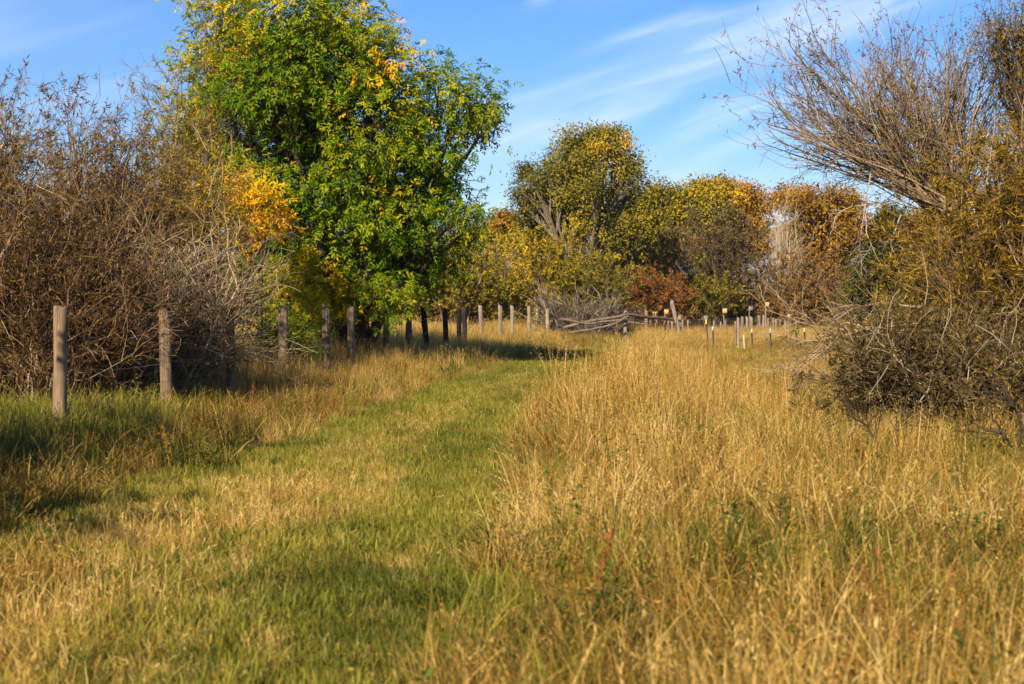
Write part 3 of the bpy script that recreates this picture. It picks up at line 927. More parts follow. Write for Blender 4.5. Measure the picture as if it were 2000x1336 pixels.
far_shrub('pale grey leafless tree standing among the orange trees', 98, [(1535, 440, 36, 48, 0), (1530, 420, 25, 30, 0), (1545, 470, 36, 30, 0)], (1525, 1545), 'pale_twig', None, 90, 0, 71, tint=(.75, .2), name='bare_tree')

# trees
leafy_tree('tall_tree', 'tall round-crowned olive and yellow tree standing alone in the middle', 'tree', 75,
           [(1150, 288, 60, 46, .42), (1190, 280, 40, 36, .60), (1110, 312, 56, 50, .42), (1070, 345, 52, 46, .42), (1038, 368, 40, 36, .34), (1028, 395, 30, 26, .34), (1100, 370, 64, 50, .50), (1150, 360, 54, 50, .46),
            (1210, 315, 40, 36, .55), (1235, 345, 24, 36, .42), (1215, 378, 38, 24, .38), (1075, 425, 56, 46, .42), (1130, 420, 50, 50, .52), (1050, 425, 42, 34, .36), (1160, 430, 34, 44, .5), (1100, 465, 44, 36, .4)],
           1135, 1350, 28, .27, .17, .088, 'olive_leaf', 'bark', depthk=1.1, spread=1.6, seed=81, trunk_r=.24, stems=3, tint_j=.15, stem_sides=6, ragged=3)
GT = 'autumn trees behind the field'
def grove(label, d, lobes, base, lf, ncl, seed, per=26, name='autumn_tree', **kw):
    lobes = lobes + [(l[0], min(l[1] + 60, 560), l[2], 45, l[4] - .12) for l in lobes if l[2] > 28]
    a = dict(depthk=1.1, spread=2.0, trunk_r=.2, stems=2, tint_j=.15, stem_sides=5, ragged=5)
    a.update(kw)
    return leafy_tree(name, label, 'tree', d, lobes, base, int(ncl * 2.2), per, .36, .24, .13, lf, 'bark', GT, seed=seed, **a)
grove('rounded olive-green tree on the left of the autumn grove', 96, [(1290, 395, 50, 34, .40), (1240, 420, 50, 36, .40), (1200, 450, 45, 40, .42), (1280, 440, 60, 40, .36), (1180, 430, 30, 30, .5)], 1250, 'olive_leaf', 470, 82)
grove('yellow-brown tree between the olive tree and the orange grove', 98, [(1350, 385, 40, 30, .62), (1370, 420, 60, 40, .55), (1320, 420, 45, 40, .5), (1400, 380, 34, 28, .66)], 1360, 'olive_leaf', 380, 83)
grove('tallest orange-brown tree of the autumn grove', 102, [(1430, 380, 45, 30, .55), (1470, 395, 34, 32, .60), (1440, 420, 55, 40, .55), (1400, 372, 30, 22, .5), (1370, 380, 22, 20, .5)], 1430, 'orange_leaf', 400, 84)
grove('orange dome-shaped tree right of the pale leafless tree', 101, [(1600, 395, 50, 34, .60), (1640, 410, 34, 40, .62), (1590, 440, 50, 45, .50), (1640, 460, 36, 45, .45), (1560, 395, 34, 32, .6), (1520, 390, 28, 20, .6), (1660, 430, 24, 50, .55)], 1605, 'orange_leaf', 470, 85)
grove('small orange-brown tree behind the leaning willow trunk', 105, [(1780, 440, 50, 36, .55), (1740, 450, 30, 36, .40), (1820, 430, 40, 36, .55), (1760, 480, 60, 40, .5)], 1780, 'orange_leaf', 330, 86)
grove('small dark olive tree left of the leaning willow trunk', 103, [(1735, 430, 18, 22, .15), (1725, 450, 20, 25, .15)], 1730, 'olive_leaf', 90, 87, tint_j=.1)
grove('small dark brown tree in the gap right of the ash', 92, [(988, 440, 18, 18, .40), (985, 465, 16, 20, .35), (970, 450, 10, 12, .40)], 985, 'orange_leaf', 110, 88)
grove('low orange-olive tree touching the ash crown on the right', 88, [(925, 470, 34, 22, .45), (900, 480, 26, 20, .45), (955, 480, 22, 22, .50)], 925, 'olive_leaf', 130, 89)
grove('golden bush-like tree at the foot of the tall middle tree', 78, [(1040, 470, 40, 26, .62), (1085, 465, 36, 26, .5), (1010, 480, 24, 18, .62)], 1050, 'olive_leaf', 170, 90)
grove('small grey-brown tree far behind the field at the right', 110, [(1710, 460, 24, 24, .6), (1690, 480, 24, 20, .6)], 1705, 'grey_leaf', 70, 91, per=12)
grove('dark autumn tree showing through gaps low in the ash crown', 70, [(600, 520, 120, 60, .5), (740, 540, 110, 60, .5), (500, 560, 80, 60, .45), (800, 570, 70, 40, .5)], 660, 'orange_leaf', 330, 92)

# far-off wood that closes the view behind everything, one mass
def far_wood():
    rng = np.random.default_rng(97)
    n = 54
    az = np.linspace(-.75, .75, n)
    dd = 135 + rng.uniform(-12, 12, n)
    hh = rng.uniform(3.5, 6.0, n)
    C = np.stack([np.tan(az) * dd, dd, hh * .5], 1)
    R = np.stack([rng.uniform(3, 5, n), rng.uniform(3, 4, n), hh * .55], 1)
    p, i, o = shell_points(C, R, 19000, rng, .35)
    k = p[:, 2] > .1
    p, i, o = p[k], i[k], o[k]
    g = Geo()
    tn = np.clip(rng.uniform(.2, .8, n)[i] + rng.normal(0, .15, len(p)), .02, .98)
    leaves(g, p, rdir(len(p), rng), nrm(o + rdir(len(p), rng) * .6 + np.array([0, 0, .4])), .5, .3, tn)
    tag(link('far_wood', g.mesh('far_wood'), M['orange_leaf']), 'low brown wood far behind the field and the trees', 'wood', kind='stuff')


far_wood()

# ------------------------------------------------------------------ the post-and-wire fence
def post_mesh(h, r, rng, square=False, lean=(0, 0), sides=10, pointed=False):
    k = 7
    z = np.linspace(-.25, h, k)
    a = np.arange(sides) * 2 * math.pi / sides + rng.uniform(0, .4)
    if square:
        rad = r * np.minimum(1 / np.maximum(np.abs(np.cos(a)), np.abs(np.sin(a))), 1.28)
    else:
        rad = r * (1 + .07 * rng.normal(size=sides))
    V = []
    tilt = rng.normal(size=2) * .35
    rad = rad.copy()
    for c_ in rng.choice(sides, 2, replace=False):
        rad[c_] *= rng.uniform(.68, .85)                    # drying splits down the shaft
    chip = rng.uniform(0, .9, sides) * (rng.uniform(size=sides) < .4) * r
    for i, zz in enumerate(z):
        rr = rad * (1 + .045 * rng.normal(size=sides)) * (1.06 - .10 * i / k)
        zt = np.full(sides, zz)
        if i == k - 1:
            zt = zt + (np.cos(a) * tilt[0] + np.sin(a) * tilt[1]) * r - chip
        V.append(np.stack([np.cos(a) * rr + lean[0] * zz, np.sin(a) * rr + lean[1] * zz, zt], 1))
    # worn rim and top face
    top = V[-1].copy()
    c = top.mean(0)
    V.append(c + (top - c) * .80 + np.array([0, 0, .018 if not pointed else .10]))
    V.append(np.array([c + np.array([rng.normal() * .01, 0, .016 if not pointed else .16])]))
    n = len(V) - 1
    idx = np.arange(n * sides).reshape(n, sides)
    A, B = idx[:-1], np.roll(idx, -1, 1)[:-1]
    C_, D_ = np.roll(idx, -1, 1)[1:], idx[1:]
    Q = np.stack([A, B, C_, D_], -1).reshape(-1, 4)
    l = idx[-1]
    Tn = np.stack([l, np.roll(l, -1), np.full(sides, n * sides)], 1)
    g = Geo().add(np.concatenate(V), [Q, Tn])
    return g


def put(name, g, mat, parent, loc, smooth=False):
    """a part modelled round its own origin, placed at world loc"""
    o = bpy.data.objects.new(name, g.mesh(name, smooth) if isinstance(g, Geo) else g)
    COL.objects.link(o)
    if mat is not None and not o.data.materials:
        o.data.materials.append(mat)
    o.parent = parent
    o.location = Vector([float(c) for c in loc]) - parent.location
    return o


def link_in(name, g, mat, part):
    """a sub-part modelled in its part's own coordinates"""
    o = bpy.data.objects.new(name, g.mesh(name))
    COL.objects.link(o)
    o.data.materials.append(mat)
    o.parent = part
    return o


rng = np.random.default_rng(55)
posts = [  # photo x, photo y of the top, distance, diameter, kind, lean
    (117, 600, 14.4, .145, 'r', .0), (322, 607, 17.0, .145, 'r', .01), (450, 612, 19.7, .14, 'r', .01), (553, 600, 22.8, .145, 's', .0), (637, 600, 26.0, .145, 's', .01),
    (685, 602, 28.8, .145, 's', .01), (755, 606, 31.5, .145, 's', .0), (798, 604, 33.8, .145, 's', .01), (826, 600, 36.3, .15, 'd', .10), (869, 602, 39.3, .15, 'd', .03),
    (896, 603, 42.5, .14, 'd', .02), (907, 600, 43.6, .145, 'd', .0), (938, 597, 50, .145, 'p', .05), (977, 597, 52, .145, 'p', .0), (1000, 598, 54, .13, 'p', .01), (1033, 599, 56.5, .14, 'p', .01),
    (1049, 603, 60, .12, 'p', .0), (1069, 605, 57.5, .14, 'p', .0), (1076, 608, 61, .11, 'p', .0), (1099, 611, 60, .13, 'p', .01)]
fx, fy = GX(posts[0][0], posts[0][2]), posts[0][2]
fence = thing('wire_fence', 'line of weathered wooden posts strung with wire along the left of the path', 'fence', (fx, fy, 0))
tops = []
for (px, py, d, dia, kd, ln) in posts:
    h = EYE + (HZ - py) / F * d
    x = GX(px, d) - (-ln) * h * 0
    g = post_mesh(h, dia / 2, rng, kd in 'sp', (-ln, rng.normal() * .01), 10 if kd == 'r' else 12)
    zg = float(ground_z(x, d))
    o = put('post', g, M[{'r': 'post', 's': 'post', 'd': 'post_dark', 'p': 'post_pale'}[kd]], fence, (x + ln * h, d, 0))
    if kd == 'd':
        o['label'] = 'dark fence post'
    tops.append((x + ln * h, d, h, ln))
for hz in (.42, .78, 1.12):
    g = Geo()
    for a, b in zip(tops[:-1], tops[1:]):
        p0 = np.array([a[0] - a[3] * hz + .075, a[1], hz * a[2] / 1.4])
        p1 = np.array([b[0] - b[3] * hz + .075, b[1], hz * b[2] / 1.4])
        t = np.linspace(0, 1, 6)[:, None]
        P = p0 + (p1 - p0) * t - np.array([0, 0, .05]) * (4 * t * (1 - t))
        tubes(g, P[None], np.full((1, 6), .0032), 3)
    link('wire', g.mesh('wire'), M['wire'], fence)
# small twiggy vine on the leaning black post
g = Geo()
P = grow(np.repeat(W(826, 605, 36.2)[None], 26, 0) + rng.normal(size=(26, 3)) * np.array([.08, .08, .3]), rdir(26, rng) + np.array([0, 0, .2]), rng.uniform(.25, .6, 26), 5, .3, 0, rng)
tubes(g, P, np.linspace(.010, .004, 6)[None] * np.ones((26, 1)), 3, np.full(26, .2))
leaves(g, P[:, -1], rdir(26, rng), rdir(26, rng), .09, .06, np.full(26, .1))
r_ = thing('vine', 'dark dried vine tangled round the leaning black post', 'vine', (GX(826, 36.2), 36.2, 0))
branch(g, [(822, 706), (824, 660), (826, 605)], 36.15, .012, .006, rng, 0)
link('stems', g.mesh('stems'), M['bark_dark'], r_)

# ------------------------------------------------------------------ pole fence, gate, brush pile
pole = thing('pole_fence', 'old fence of sagging grey poles in front of the metal gate', 'fence', (GX(1221, 57), 57, 0))
for (px, py, d, dia) in ((1221, 607, 57, .14), (1327, 618, 60, .16)):
    put('post', post_mesh(EYE + (HZ - py) / F * d, dia / 2, rng, False, (.01, 0)), M['post_pale'], pole, (GX(px, d), d, 0))
def pole_rail(pts, d, r0, r1, parent, mat='rail'):
    g = Geo()
    branch(g, pts, d, r0, r1, rng, 0)
    return link('rail', g.mesh('rail', True), M[mat], parent)
pole_rail([(1100, 641), (1150, 627), (1190, 620), (1228, 611)], 56.6, .075, .05, pole)
pole_rail([(1222, 613, .1), (1270, 618, 1), (1300, 621, 2), (1330, 624, 3)], 56.75, .075, .055, pole)
pole_rail([(1095, 622), (1150, 634), (1180, 630), (1224, 627)], 56.55, .05, .04, pole)
pole_rail([(1110, 650), (1160, 640), (1200, 633), (1226, 616)], 56.3, .05, .035, pole)
pole_rail([(1222, 631), (1260, 629)], 56.8, .04, .03, pole)
r_ = thing('leaning_post', 'split grey post leaning left against the end of the pole fence', 'post', (GX(1326, 57.5), 57.5, 0))
put('shaft', post_mesh(EYE + (HZ - 592) / F * 57.5, .085, rng, True, (-.24, .02), 10, True), M['post_pale'], r_, (GX(1331, 57.5), 57.5, 0))

gd = 63.0
gate = thing('metal_gate', 'dark arched tube gate behind the sagging poles', 'gate', (GX(1237, gd), gd, 0))
g = Geo()
arch = [(1213, 660), (1213, 615), (1216, 606), (1224, 604), (1240, 603), (1252, 604), (1258, 609), (1259, 620), (1259, 662)]
Pq = np.array([W(a, b, gd) for a, b in arch])
tubes(g, Pq[None], np.full((1, len(arch)), .045), 6)
link('frame', g.mesh('frame', True), M['gate'], gate)
for z in (630, 644):
    g = Geo()
    tubes(g, np.array([[W(1213, z, gd), W(1236, z, gd), W(1259, z, gd)]]), np.full((1, 3), .022), 5)
    link('cross_bar', g.mesh('cross_bar'), M['gate'], gate)
for x in np.linspace(1218, 1254, 9):
    g = Geo()
    tubes(g, np.array([[W(x, 662, gd), W(x, 644, gd), W(x, 626, gd)]]), np.full((1, 3), .012), 4)
    link('bar', g.mesh('bar'), M['gate'], gate)
for px, dia in ((1204, .20), (1262, .19)):
    r_ = thing('gate_post', 'mossy round post at the %s side of the tube gate' % ('left' if px < 1230 else 'right'), 'post', (GX(px, gd), gd, 0), 'gate posts')
    put('shaft', post_mesh(EYE + (HZ - 607) / F * gd, dia / 2, rng, False), M['post'], r_, (GX(px, gd), gd, 0))

g = Geo()
shrub('brush_pile', 'heap of cut grey branches beside the pole fence', 'brush', 58.5,
      [(1150, 625, 45, 22, 0), (1180, 610, 32, 22, 0), (1120, 635, 35, 15, 0), (1100, 610, 30, 22, 0), (1070, 600, 40, 30, 0)], (1090, 1190), 90, 7, 1, 'bark', None, 0,
      spread=.6, seed=95, flat=.35, twig_len=.8, tint=(.4, .3), up=0, stem_r=.024, curl=.22, sides=3, parts=('sticks', 'foliage'), thick=1.8, nbr=3)

# ------------------------------------------------------------------ birdhouses on poles
def box(g, c, sx, sy, sz, slope=0):
    x, y, z = sx / 2, sy / 2, sz / 2
    V = np.array([[-x, -y, -z], [x, -y, -z], [x, y, -z], [-x, y, -z], [-x, -y, z - slope], [x, -y, z - slope], [x, y, z + slope], [-x, y, z + slope]]) + np.array(c)
    Q = np.array([[0, 3, 2, 1], [4, 5, 6, 7], [0, 1, 5, 4], [1, 2, 6, 5], [2, 3, 7, 6], [3, 0, 4, 7]])
    g.add(V, [Q])
    return g


GB = 'birdhouses on poles across the field'
bh = [  # px of box centre, py of box top, distance, size px, grey?, pole offset px, label
    (1245, 604, 66, 10, 0, -3, 'pale wooden birdhouse on a pole seen through the tube gate'),
    (1280, 607, 66, 9, 0, 0, 'pale birdhouse just above the sagging pole rail'),
    (1302, 603, 67, 8, 0, -3, 'birdhouse on a thin pole left of the leaning post'),
    (1379, 615, 62, 8, 1, -2, 'grey weathered birdhouse behind the yellow-topped steel stake'),
    (1416, 601, 66, 8, 0, -2, 'orange wooden birdhouse on a pale pole right of the grey one'),
    (1426, 618, 84, 5, 1, 0, 'tiny far grey birdhouse low behind the post line'),
    (1467, 597, 68, 7, 1, -3, 'small grey birdhouse on a thin dark pole in mid-field'),
    (1499, 589, 68, 7, 0, -3, 'highest orange birdhouse on a rusty pole'),
    (1542, 613, 70, 6, 0, -2, 'rightmost orange birdhouse low on a green stake')]
for (px, py, d, s, grey, off, lab) in bh:
    w = s / F * d
    hgt = w * 1.35
    top = EYE + (HZ - py) / F * d
    x = GX(px, d)
    r_ = thing('birdhouse', lab, 'birdhouse', (x, d, 0), GB)
    mt = M['box_grey'] if grey else M['box']
    g = Geo()
    box(g, (0, 0, -hgt / 2), w, w * .85, hgt, .03)
    b = put('box', g, mt, r_, (x, d, top))
    b.rotation_euler = (0, 0, math.radians(-18))
    g = Geo()
    box(g, (0, -w * .08, .012), w * 1.22, w * 1.25, .025, .035)
    link_in('roof', g, mt if grey else M['post_pale'], b)
    # entrance hole: a small dark disc set just proud of the front board
    g = Geo()
    a = np.arange(10) * 2 * math.pi / 10
    g.add(np.stack([np.cos(a) * w * .11, np.full(10, -w * .425 - .003), -hgt * .35 + np.sin(a) * w * .11], 1), [np.arange(10)[None]])
    link_in('entrance_hole', g, M['hole'], b)
    g = Geo()
    tubes(g, np.array([[[0, 0, -.2], [.01, 0, top * .5], [0, 0, top - .02]]]), np.full((1, 3), .032), 6)
    put('pole', g, M['post_pale'] if not grey else M['post'], r_, (x + off / F * d, d + w * .43 + .03, 0))

# ------------------------------------------------------------------ steel stakes and the twin post
GS = 'steel stakes in the field'
for (px, py, d, capm, cap, lean, lab) in (
        (1379, 624, 47, 'yellow', .13, -.08, 'dark steel stake with a yellow top in front of the grey birdhouse'),
        (1392, 638, 43, 'white', .09, -.04, 'white-topped steel stake right beside the yellow-topped one'),
        (1468, 643, 42, 'white', .08, -.04, 'short white-topped stake right of the twin wooden post'),
        (1504, 642, 38, 'white', .09, -.05, 'white-topped dark green stake in the middle of the golden field'),
        (1554, 639, 43, 'yellow', .09, -.06, 'yellow-topped stake near the broken boughs'),
        (1571, 641, 40, 'white', .08, -.05, 'white-topped stake nearest the broken boughs')):
    x = GX(px, d)
    top = EYE + (HZ - py) / F * d
    r_ = thing('steel_stake', lab, 'stake', (x, d, 0), GS)
    g = Geo()
    hh = top - cap
    # T-shaped section
    for (sx, sy, oy) in ((.042, .008, 0), (.008, .040, .024)):
        z0, z1 = -.2, hh
        V = []
        for zz in (z0, z1):
            for (ax, ay) in ((-1, -1), (1, -1), (1, 1), (-1, 1)):
                V.append((ax * sx / 2 + lean * (zz - top), ay * sy / 2 + oy, zz))
        g.add(np.array(V), [np.array([[0, 1, 5, 4], [1, 2, 6, 5], [2, 3, 7, 6], [3, 0, 4, 7], [4, 5, 6, 7]])])
    for zz in np.arange(.15, hh, .09):
        box(g, (lean * (zz - top), -.012, zz), .016, .016, .02)
    put('shaft', g, M['tpost'], r_, (x, d, 0))
    g = Geo()
    tubes(g, np.array([[[lean * (hh - .02 - top), .01, hh - .02], [lean * (hh + .5 * cap - top), .01, hh + cap * .5], [0, .01, top], [0, .01, top + .003]]]), np.array([[.026, .026, .024, .004]]), 8)
    put('painted_tip', g, M[capm], r_, (x, d, 0))
r_ = thing('white_stake', 'plain white stake leaning by the twin wooden post', 'stake', (GX(1453, 40), 40, 0))
put('shaft', post_mesh(EYE + (HZ - 656) / F * 40, .022, rng, False, (-.06, 0), 7), M['white'], r_, (GX(1455, 40), 40, 0))
d = 41.0
r_ = thing('twin_post', 'two grey wooden posts bound together with a yellow insulator low down', 'post', (GX(1440, d), d, 0))
put('post', post_mesh(EYE + (HZ - 622) / F * d, .042, rng, False), M['post_pale'], r_, (GX(1441.5, d), d, 0))
put('post', post_mesh(EYE + (HZ - 628) / F * d, .04, rng, False), M['post'], r_, (GX(1437, d), d + .05, 0))
g = Geo()
zi = EYE + (HZ - 678) / F * d
tubes(g, np.array([[[0, 0, zi - .05], [0, 0, zi], [0, 0, zi + .05]]]), np.array([[.05, .06, .05]]), 10)
put('insulator', g, M['yellow'], r_, (GX(1442, d), d - .03, 0))
g = Geo()
tubes(g, np.array([[[0, 0, zi - .12], [0, 0, zi - .09], [0, 0, zi - .06]]]), np.array([[.04, .05, .04]]), 10)
put('clamp', g, M['white'], r_, (GX(1442, d), d - .03, 0))

# far line of low posts with netting
fd = 72.0
far = thing('far_fence', 'far row of low weathered posts with netting in front of the thicket', 'fence', (GX(1380, fd), fd, 0))
farp = [(1170, 628), (1188, 628), (1236, 627), (1270, 626), (1282, 626), (1296, 628), (1305, 626), (1313, 628), (1333, 625), (1344, 626), (1395, 626), (1408, 629), (1417, 625), (1449, 619), (1459, 619), (1468, 620),
        (1482, 617), (1492, 617), (1500, 622), (1511, 622), (1516, 624), (1523, 624), (1534, 625), (1555, 626)]
for (px, py) in farp:
    dd = fd + rng.uniform(-1.5, 1.5)
    put('post', post_mesh(EYE + (HZ - py) / F * dd, rng.uniform(.05, .085), rng, False, (rng.normal() * .02, 0), 8), M['post_pale' if rng.uniform() < .75 else 'post'], far, (GX(px, dd), dd, 0))
g = Geo()
xs = np.linspace(1170, 1560, 60)
for z in (.25, .45, .65, .8):
    P = np.array([[GX(x, fd), fd, z + .02 * math.sin(x)] for x in xs])
    tubes(g, P[None], np.full((1, len(xs)), .006), 3)
P = np.array([[[GX(x, fd), fd + .01, .05], [GX(x, fd), fd + .01, .8]] for x in np.linspace(1170, 1560, 110)])
tubes(g, P, np.full(P.shape[:2], .005), 3)
link('netting', g.mesh('netting'), M['wire'], far)
# ------------------------------------------------------------------ grass and weeds
def blade_set(n, rad, h0, h1, w, rng, bend=.35, lean=.15, seed_heads=0.0, tj=.12, tbase=0.0, green=0.0):
    """a tuft of curved ribbons, some carrying a feathery seed head"""
    g = Geo()
    a = rng.uniform(0, 6.283, n)
    r = rad * np.sqrt(rng.uniform(0, 1, n))
    p0 = np.stack([np.cos(a) * r, np.sin(a) * r, np.full(n, -.01)], 1)
    h = rng.uniform(h0, h1, n)
    az = rng.uniform(0, 6.283, n)
    out = np.stack([np.cos(az), np.sin(az), np.zeros(n)], 1)
    b = np.abs(rng.normal(0, bend, n))
    ln = rng.normal(0, lean, n)
    t = np.array([0, .35, .7, 1.0])
    P = p0[:, None] + np.array([0, 0, 1.0]) * (h[:, None] * (t - .28 * b[:, None] * t ** 3))[:, :, None] \
        + out[:, None] * (h[:, None] * (ln[:, None] * t + b[:, None] * t ** 2.2))[:, :, None]
    fa = rng.uniform(0, 6.283, n)
    sd = np.stack([np.cos(fa), np.sin(fa), np.zeros(n)], 1) * (w * rng.uniform(.6, 1.3, n))[:, None]
    ww = np.array([.8, 1.0, .75])
    V = np.concatenate([P[:, :3] + sd[:, None] * ww[None, :, None] * .5, P[:, :3] - sd[:, None] * ww[None, :, None] * .5, P[:, 3:]], 1)   # 7 verts
    i = np.arange(n)[:, None] * 7
    Q = np.concatenate([i + np.array([[0, 1, 4, 3]]), i + np.array([[1, 2, 5, 4]])])
    T = i + np.array([[2, 6, 5]])
    tint = tbase + rng.normal(0, tj, n) - .32 * (rng.uniform(size=n) < green) + .2 * (rng.uniform(size=n) < .06)
    g.add(V.reshape(-1, 3), [Q, T], np.repeat(tint, 7))
    m = int(n * seed_heads)
    if m:
        k = 7
        ids = np.repeat(np.arange(m), k)
        u = np.tile(np.linspace(.70, 1.0, k), m)
        pp = P[ids, 2] + (P[ids, 3] - P[ids, 2]) * ((u - .7) / .3)[:, None]
        dr = nrm(nrm(P[ids, 3] - P[ids, 2]) + rng.normal(size=(m * k, 3)) * .35)
        leaves(g, pp, dr, rdir(m * k, rng), .030 * rng.uniform(.6, 1.3, m * k), .007, np.repeat(tint[:m], k) + .08)
    return g


SRC = {}
def sources(key, mat, n, fn):
    rng = np.random.default_rng(hash_key(key))
    L = []
    for i in range(n):
        me = fn(rng).mesh(key)
        me.materials.append(M[mat])
        L.append(bpy.data.objects.new(key + '_tuft', me))       # never linked: only the source of the stuff below
    SRC[key] = L


def hash_key(s):
    return sum(ord(c) * (i + 3) for i, c in enumerate(s))


sources('short_green', 'short_green', 6, lambda r: blade_set(380, .23, .035, .12, .0050, r, .5, .3, tj=.12))
sources('short_dry', 'dry_blade', 6, lambda r: blade_set(125, .26, .06, .24, .0042, r, .5, .4, .06, tj=.15, green=.2))
sources('mid_dry', 'dry_blade', 7, lambda r: blade_set(132, .24, .12, .56, .0050, r, .58, .36, .15, tj=.19, green=.26))
sources('tall_gold', 'dry_blade', 7, lambda r: blade_set(72, .22, .42, .92, .0060, r, .20, .11, .5, tj=.15, green=.1))
sources('lush_green', 'short_green', 6, lambda r: blade_set(130, .24, .18, .55, .0065, r, .45, .25, .05, tj=.14))
def weed(r):
    """leafy forb: thin branching stems with many small leaves"""
    g = Geo()
    n = int(r.integers(7, 13))
    P = grow(r.normal(0, .04, (n, 3)) * np.array([1, 1, 0]), rdir(n, r) * .6 + np.array([0, 0, 1.0]), r.uniform(.16, .42, n), 6, .14, .04, r)
    tubes(g, P, np.linspace(.004, .0015, 7)[None] * np.ones((n, 1)), 3, np.full(n, .70))
    m = 260
    s, t = along(P, r.integers(0, n, m), r.uniform(.1, 1, m))
    leaves(g, s, nrm(rdir(m, r) + t * .5), rdir(m, r) + np.array([0, 0, 1.0]), .042 * r.uniform(.4, 1.3, m), .013, r.normal(.34, .14, m))
    return g


def dock(r):
    """dried rusty seed stalks"""
    g = Geo()
    n = int(r.integers(2, 5))
    P = grow(r.normal(0, .03, (n, 3)) * np.array([1, 1, 0]), rdir(n, r) * .4 + np.array([0, 0, 1.0]), r.uniform(.25, .55, n), 7, .07, .03, r)
    tubes(g, P, np.linspace(.005, .002, 8)[None] * np.ones((n, 1)), 4, np.full(n, .9))
    m = 190
    s, t = along(P, r.integers(0, n, m), r.uniform(.4, 1, m))
    leaves(g, s + rdir(m, r) * .012, nrm(rdir(m, r) + t * .3), rdir(m, r), .018 * r.uniform(.5, 1.3, m), .010, r.normal(.92, .06, m))
    return g
sources('weed', 'weed_leaf', 5, weed)
sources('dock', 'weed_leaf', 4, dock)


def stuff(name, label, pts, key, rot, scl, tint):
    """ONE object: tufts set on the given points"""
    n = len(pts)
    me = make_mesh(name, pts, [])
    for nm, ty, prop, ar in (('rot', 'FLOAT_VECTOR', 'vector', rot), ('scl', 'FLOAT_VECTOR', 'vector', scl), ('itint', 'FLOAT', 'value', tint)):
        at = me.attributes.new(nm, ty, 'POINT')
        at.data.foreach_set(prop, np.ascontiguousarray(ar, dtype=np.float32).ravel())
    at = me.attributes.new('pick', 'INT', 'POINT')
    at.data.foreach_set('value', RNG.integers(0, len(SRC[key]), n).astype(np.int32))
    o = bpy.data.objects.new(name, me)
    COL.objects.link(o)
    ng = bpy.data.node_groups.new(name + '_scatter', 'GeometryNodeTree')
    ng.interface.new_socket('Geometry', in_out='INPUT', socket_type='NodeSocketGeometry')
    ng.interface.new_socket('Geometry', in_out='OUTPUT', socket_type='NodeSocketGeometry')
    gi, go = ng.nodes.new('NodeGroupInput'), ng.nodes.new('NodeGroupOutput')
    iop = ng.nodes.new('GeometryNodeInstanceOnPoints')
    jn = ng.nodes.new('GeometryNodeJoinGeometry')
    for s in SRC[key]:
        oi = ng.nodes.new('GeometryNodeObjectInfo')
        oi.inputs['Object'].default_value = s
        oi.inputs['As Instance'].default_value = True
        ng.links.new(oi.outputs['Geometry'], jn.inputs[0])
    def named(nm, ty):
        a = ng.nodes.new('GeometryNodeInputNamedAttribute')
        a.data_type = ty
        a.inputs['Name'].default_value = nm
        return [q for q in a.outputs if q.enabled][0]
    ng.links.new(gi.outputs[0], iop.inputs['Points'])
    ng.links.new(jn.outputs[0], iop.inputs['Instance'])
    iop.inputs['Pick Instance'].default_value = True
    ng.links.new(named('pick', 'INT'), iop.inputs['Instance Index'])
    e2r = ng.nodes.new('FunctionNodeEulerToRotation')
    ng.links.new(named('rot', 'FLOAT_VECTOR'), e2r.inputs[0])
    ng.links.new(e2r.outputs[0], iop.inputs['Rotation'])
    ng.links.new(named('scl', 'FLOAT_VECTOR'), iop.inputs['Scale'])
    ng.links.new(iop.outputs[0], go.inputs[0])
    md = o.modifiers.new('scatter', 'NODES')
    md.node_group = ng
    tag(o, label, 'grass' if 'grass' in name else 'weeds', kind='stuff')
    return o


def field_points(d0, d1, dens, rng, margin=1.22):
    """jittered grid of ground points in the wedge the camera sees (and a margin round it)"""
    st = 1 / math.sqrt(dens)
    hw = .36 * margin * d1 + 1.2
    x, y = np.meshgrid(np.arange(-hw, hw, st), np.arange(d0, d1, st))
    x = (x + rng.uniform(-.5, .5, x.shape) * st).ravel()
    y = (y + rng.uniform(-.5, .5, y.shape) * st).ravel()
    k = np.abs(x) < .36 * margin * y + 1.2
    return x[k], y[k]


def fence_x(y):
    t = np.array([(a[1], a[0]) for a in tops])
    o = np.argsort(t[:, 0])
    return np.interp(y, t[o, 0], t[o, 1])


def sm(v, lo, hi):
    t = np.clip((v - lo) / (hi - lo), 0, 1)
    return t * t * (3 - 2 * t)


def zones(x, y):
    p = np.stack([x, y], -1)
    q = (x - path_x(y) + .26 * vnoise(p, 1.5, 11) + .18 * vnoise(p, 4.0, 12)) / path_hw(y)
    path = 1 - sm(np.abs(q), .95, 1.15)
    centre = np.exp(-((q + .15 + .45 * (1 - sm(y, 6, 11))) / np.interp(y, [5, 9, 16], [.75, .52, .28])) ** 2) * np.interp(y, [8, 12, 20, 30], [1, .7, .45, .3])       # blond strip between the wheel tracks
    left = (q < 0) * (1 - path)
    right = (q > 0) * (1 - path)
    return path, centre, left, right, q


bands = [(3.2, 9, 1.0), (9, 16, .9), (16, 28, .7), (28, 45, .55), (45, 75, .32), (75, 125, .15)]
acc = {k: [[], [], [], []] for k in SRC}


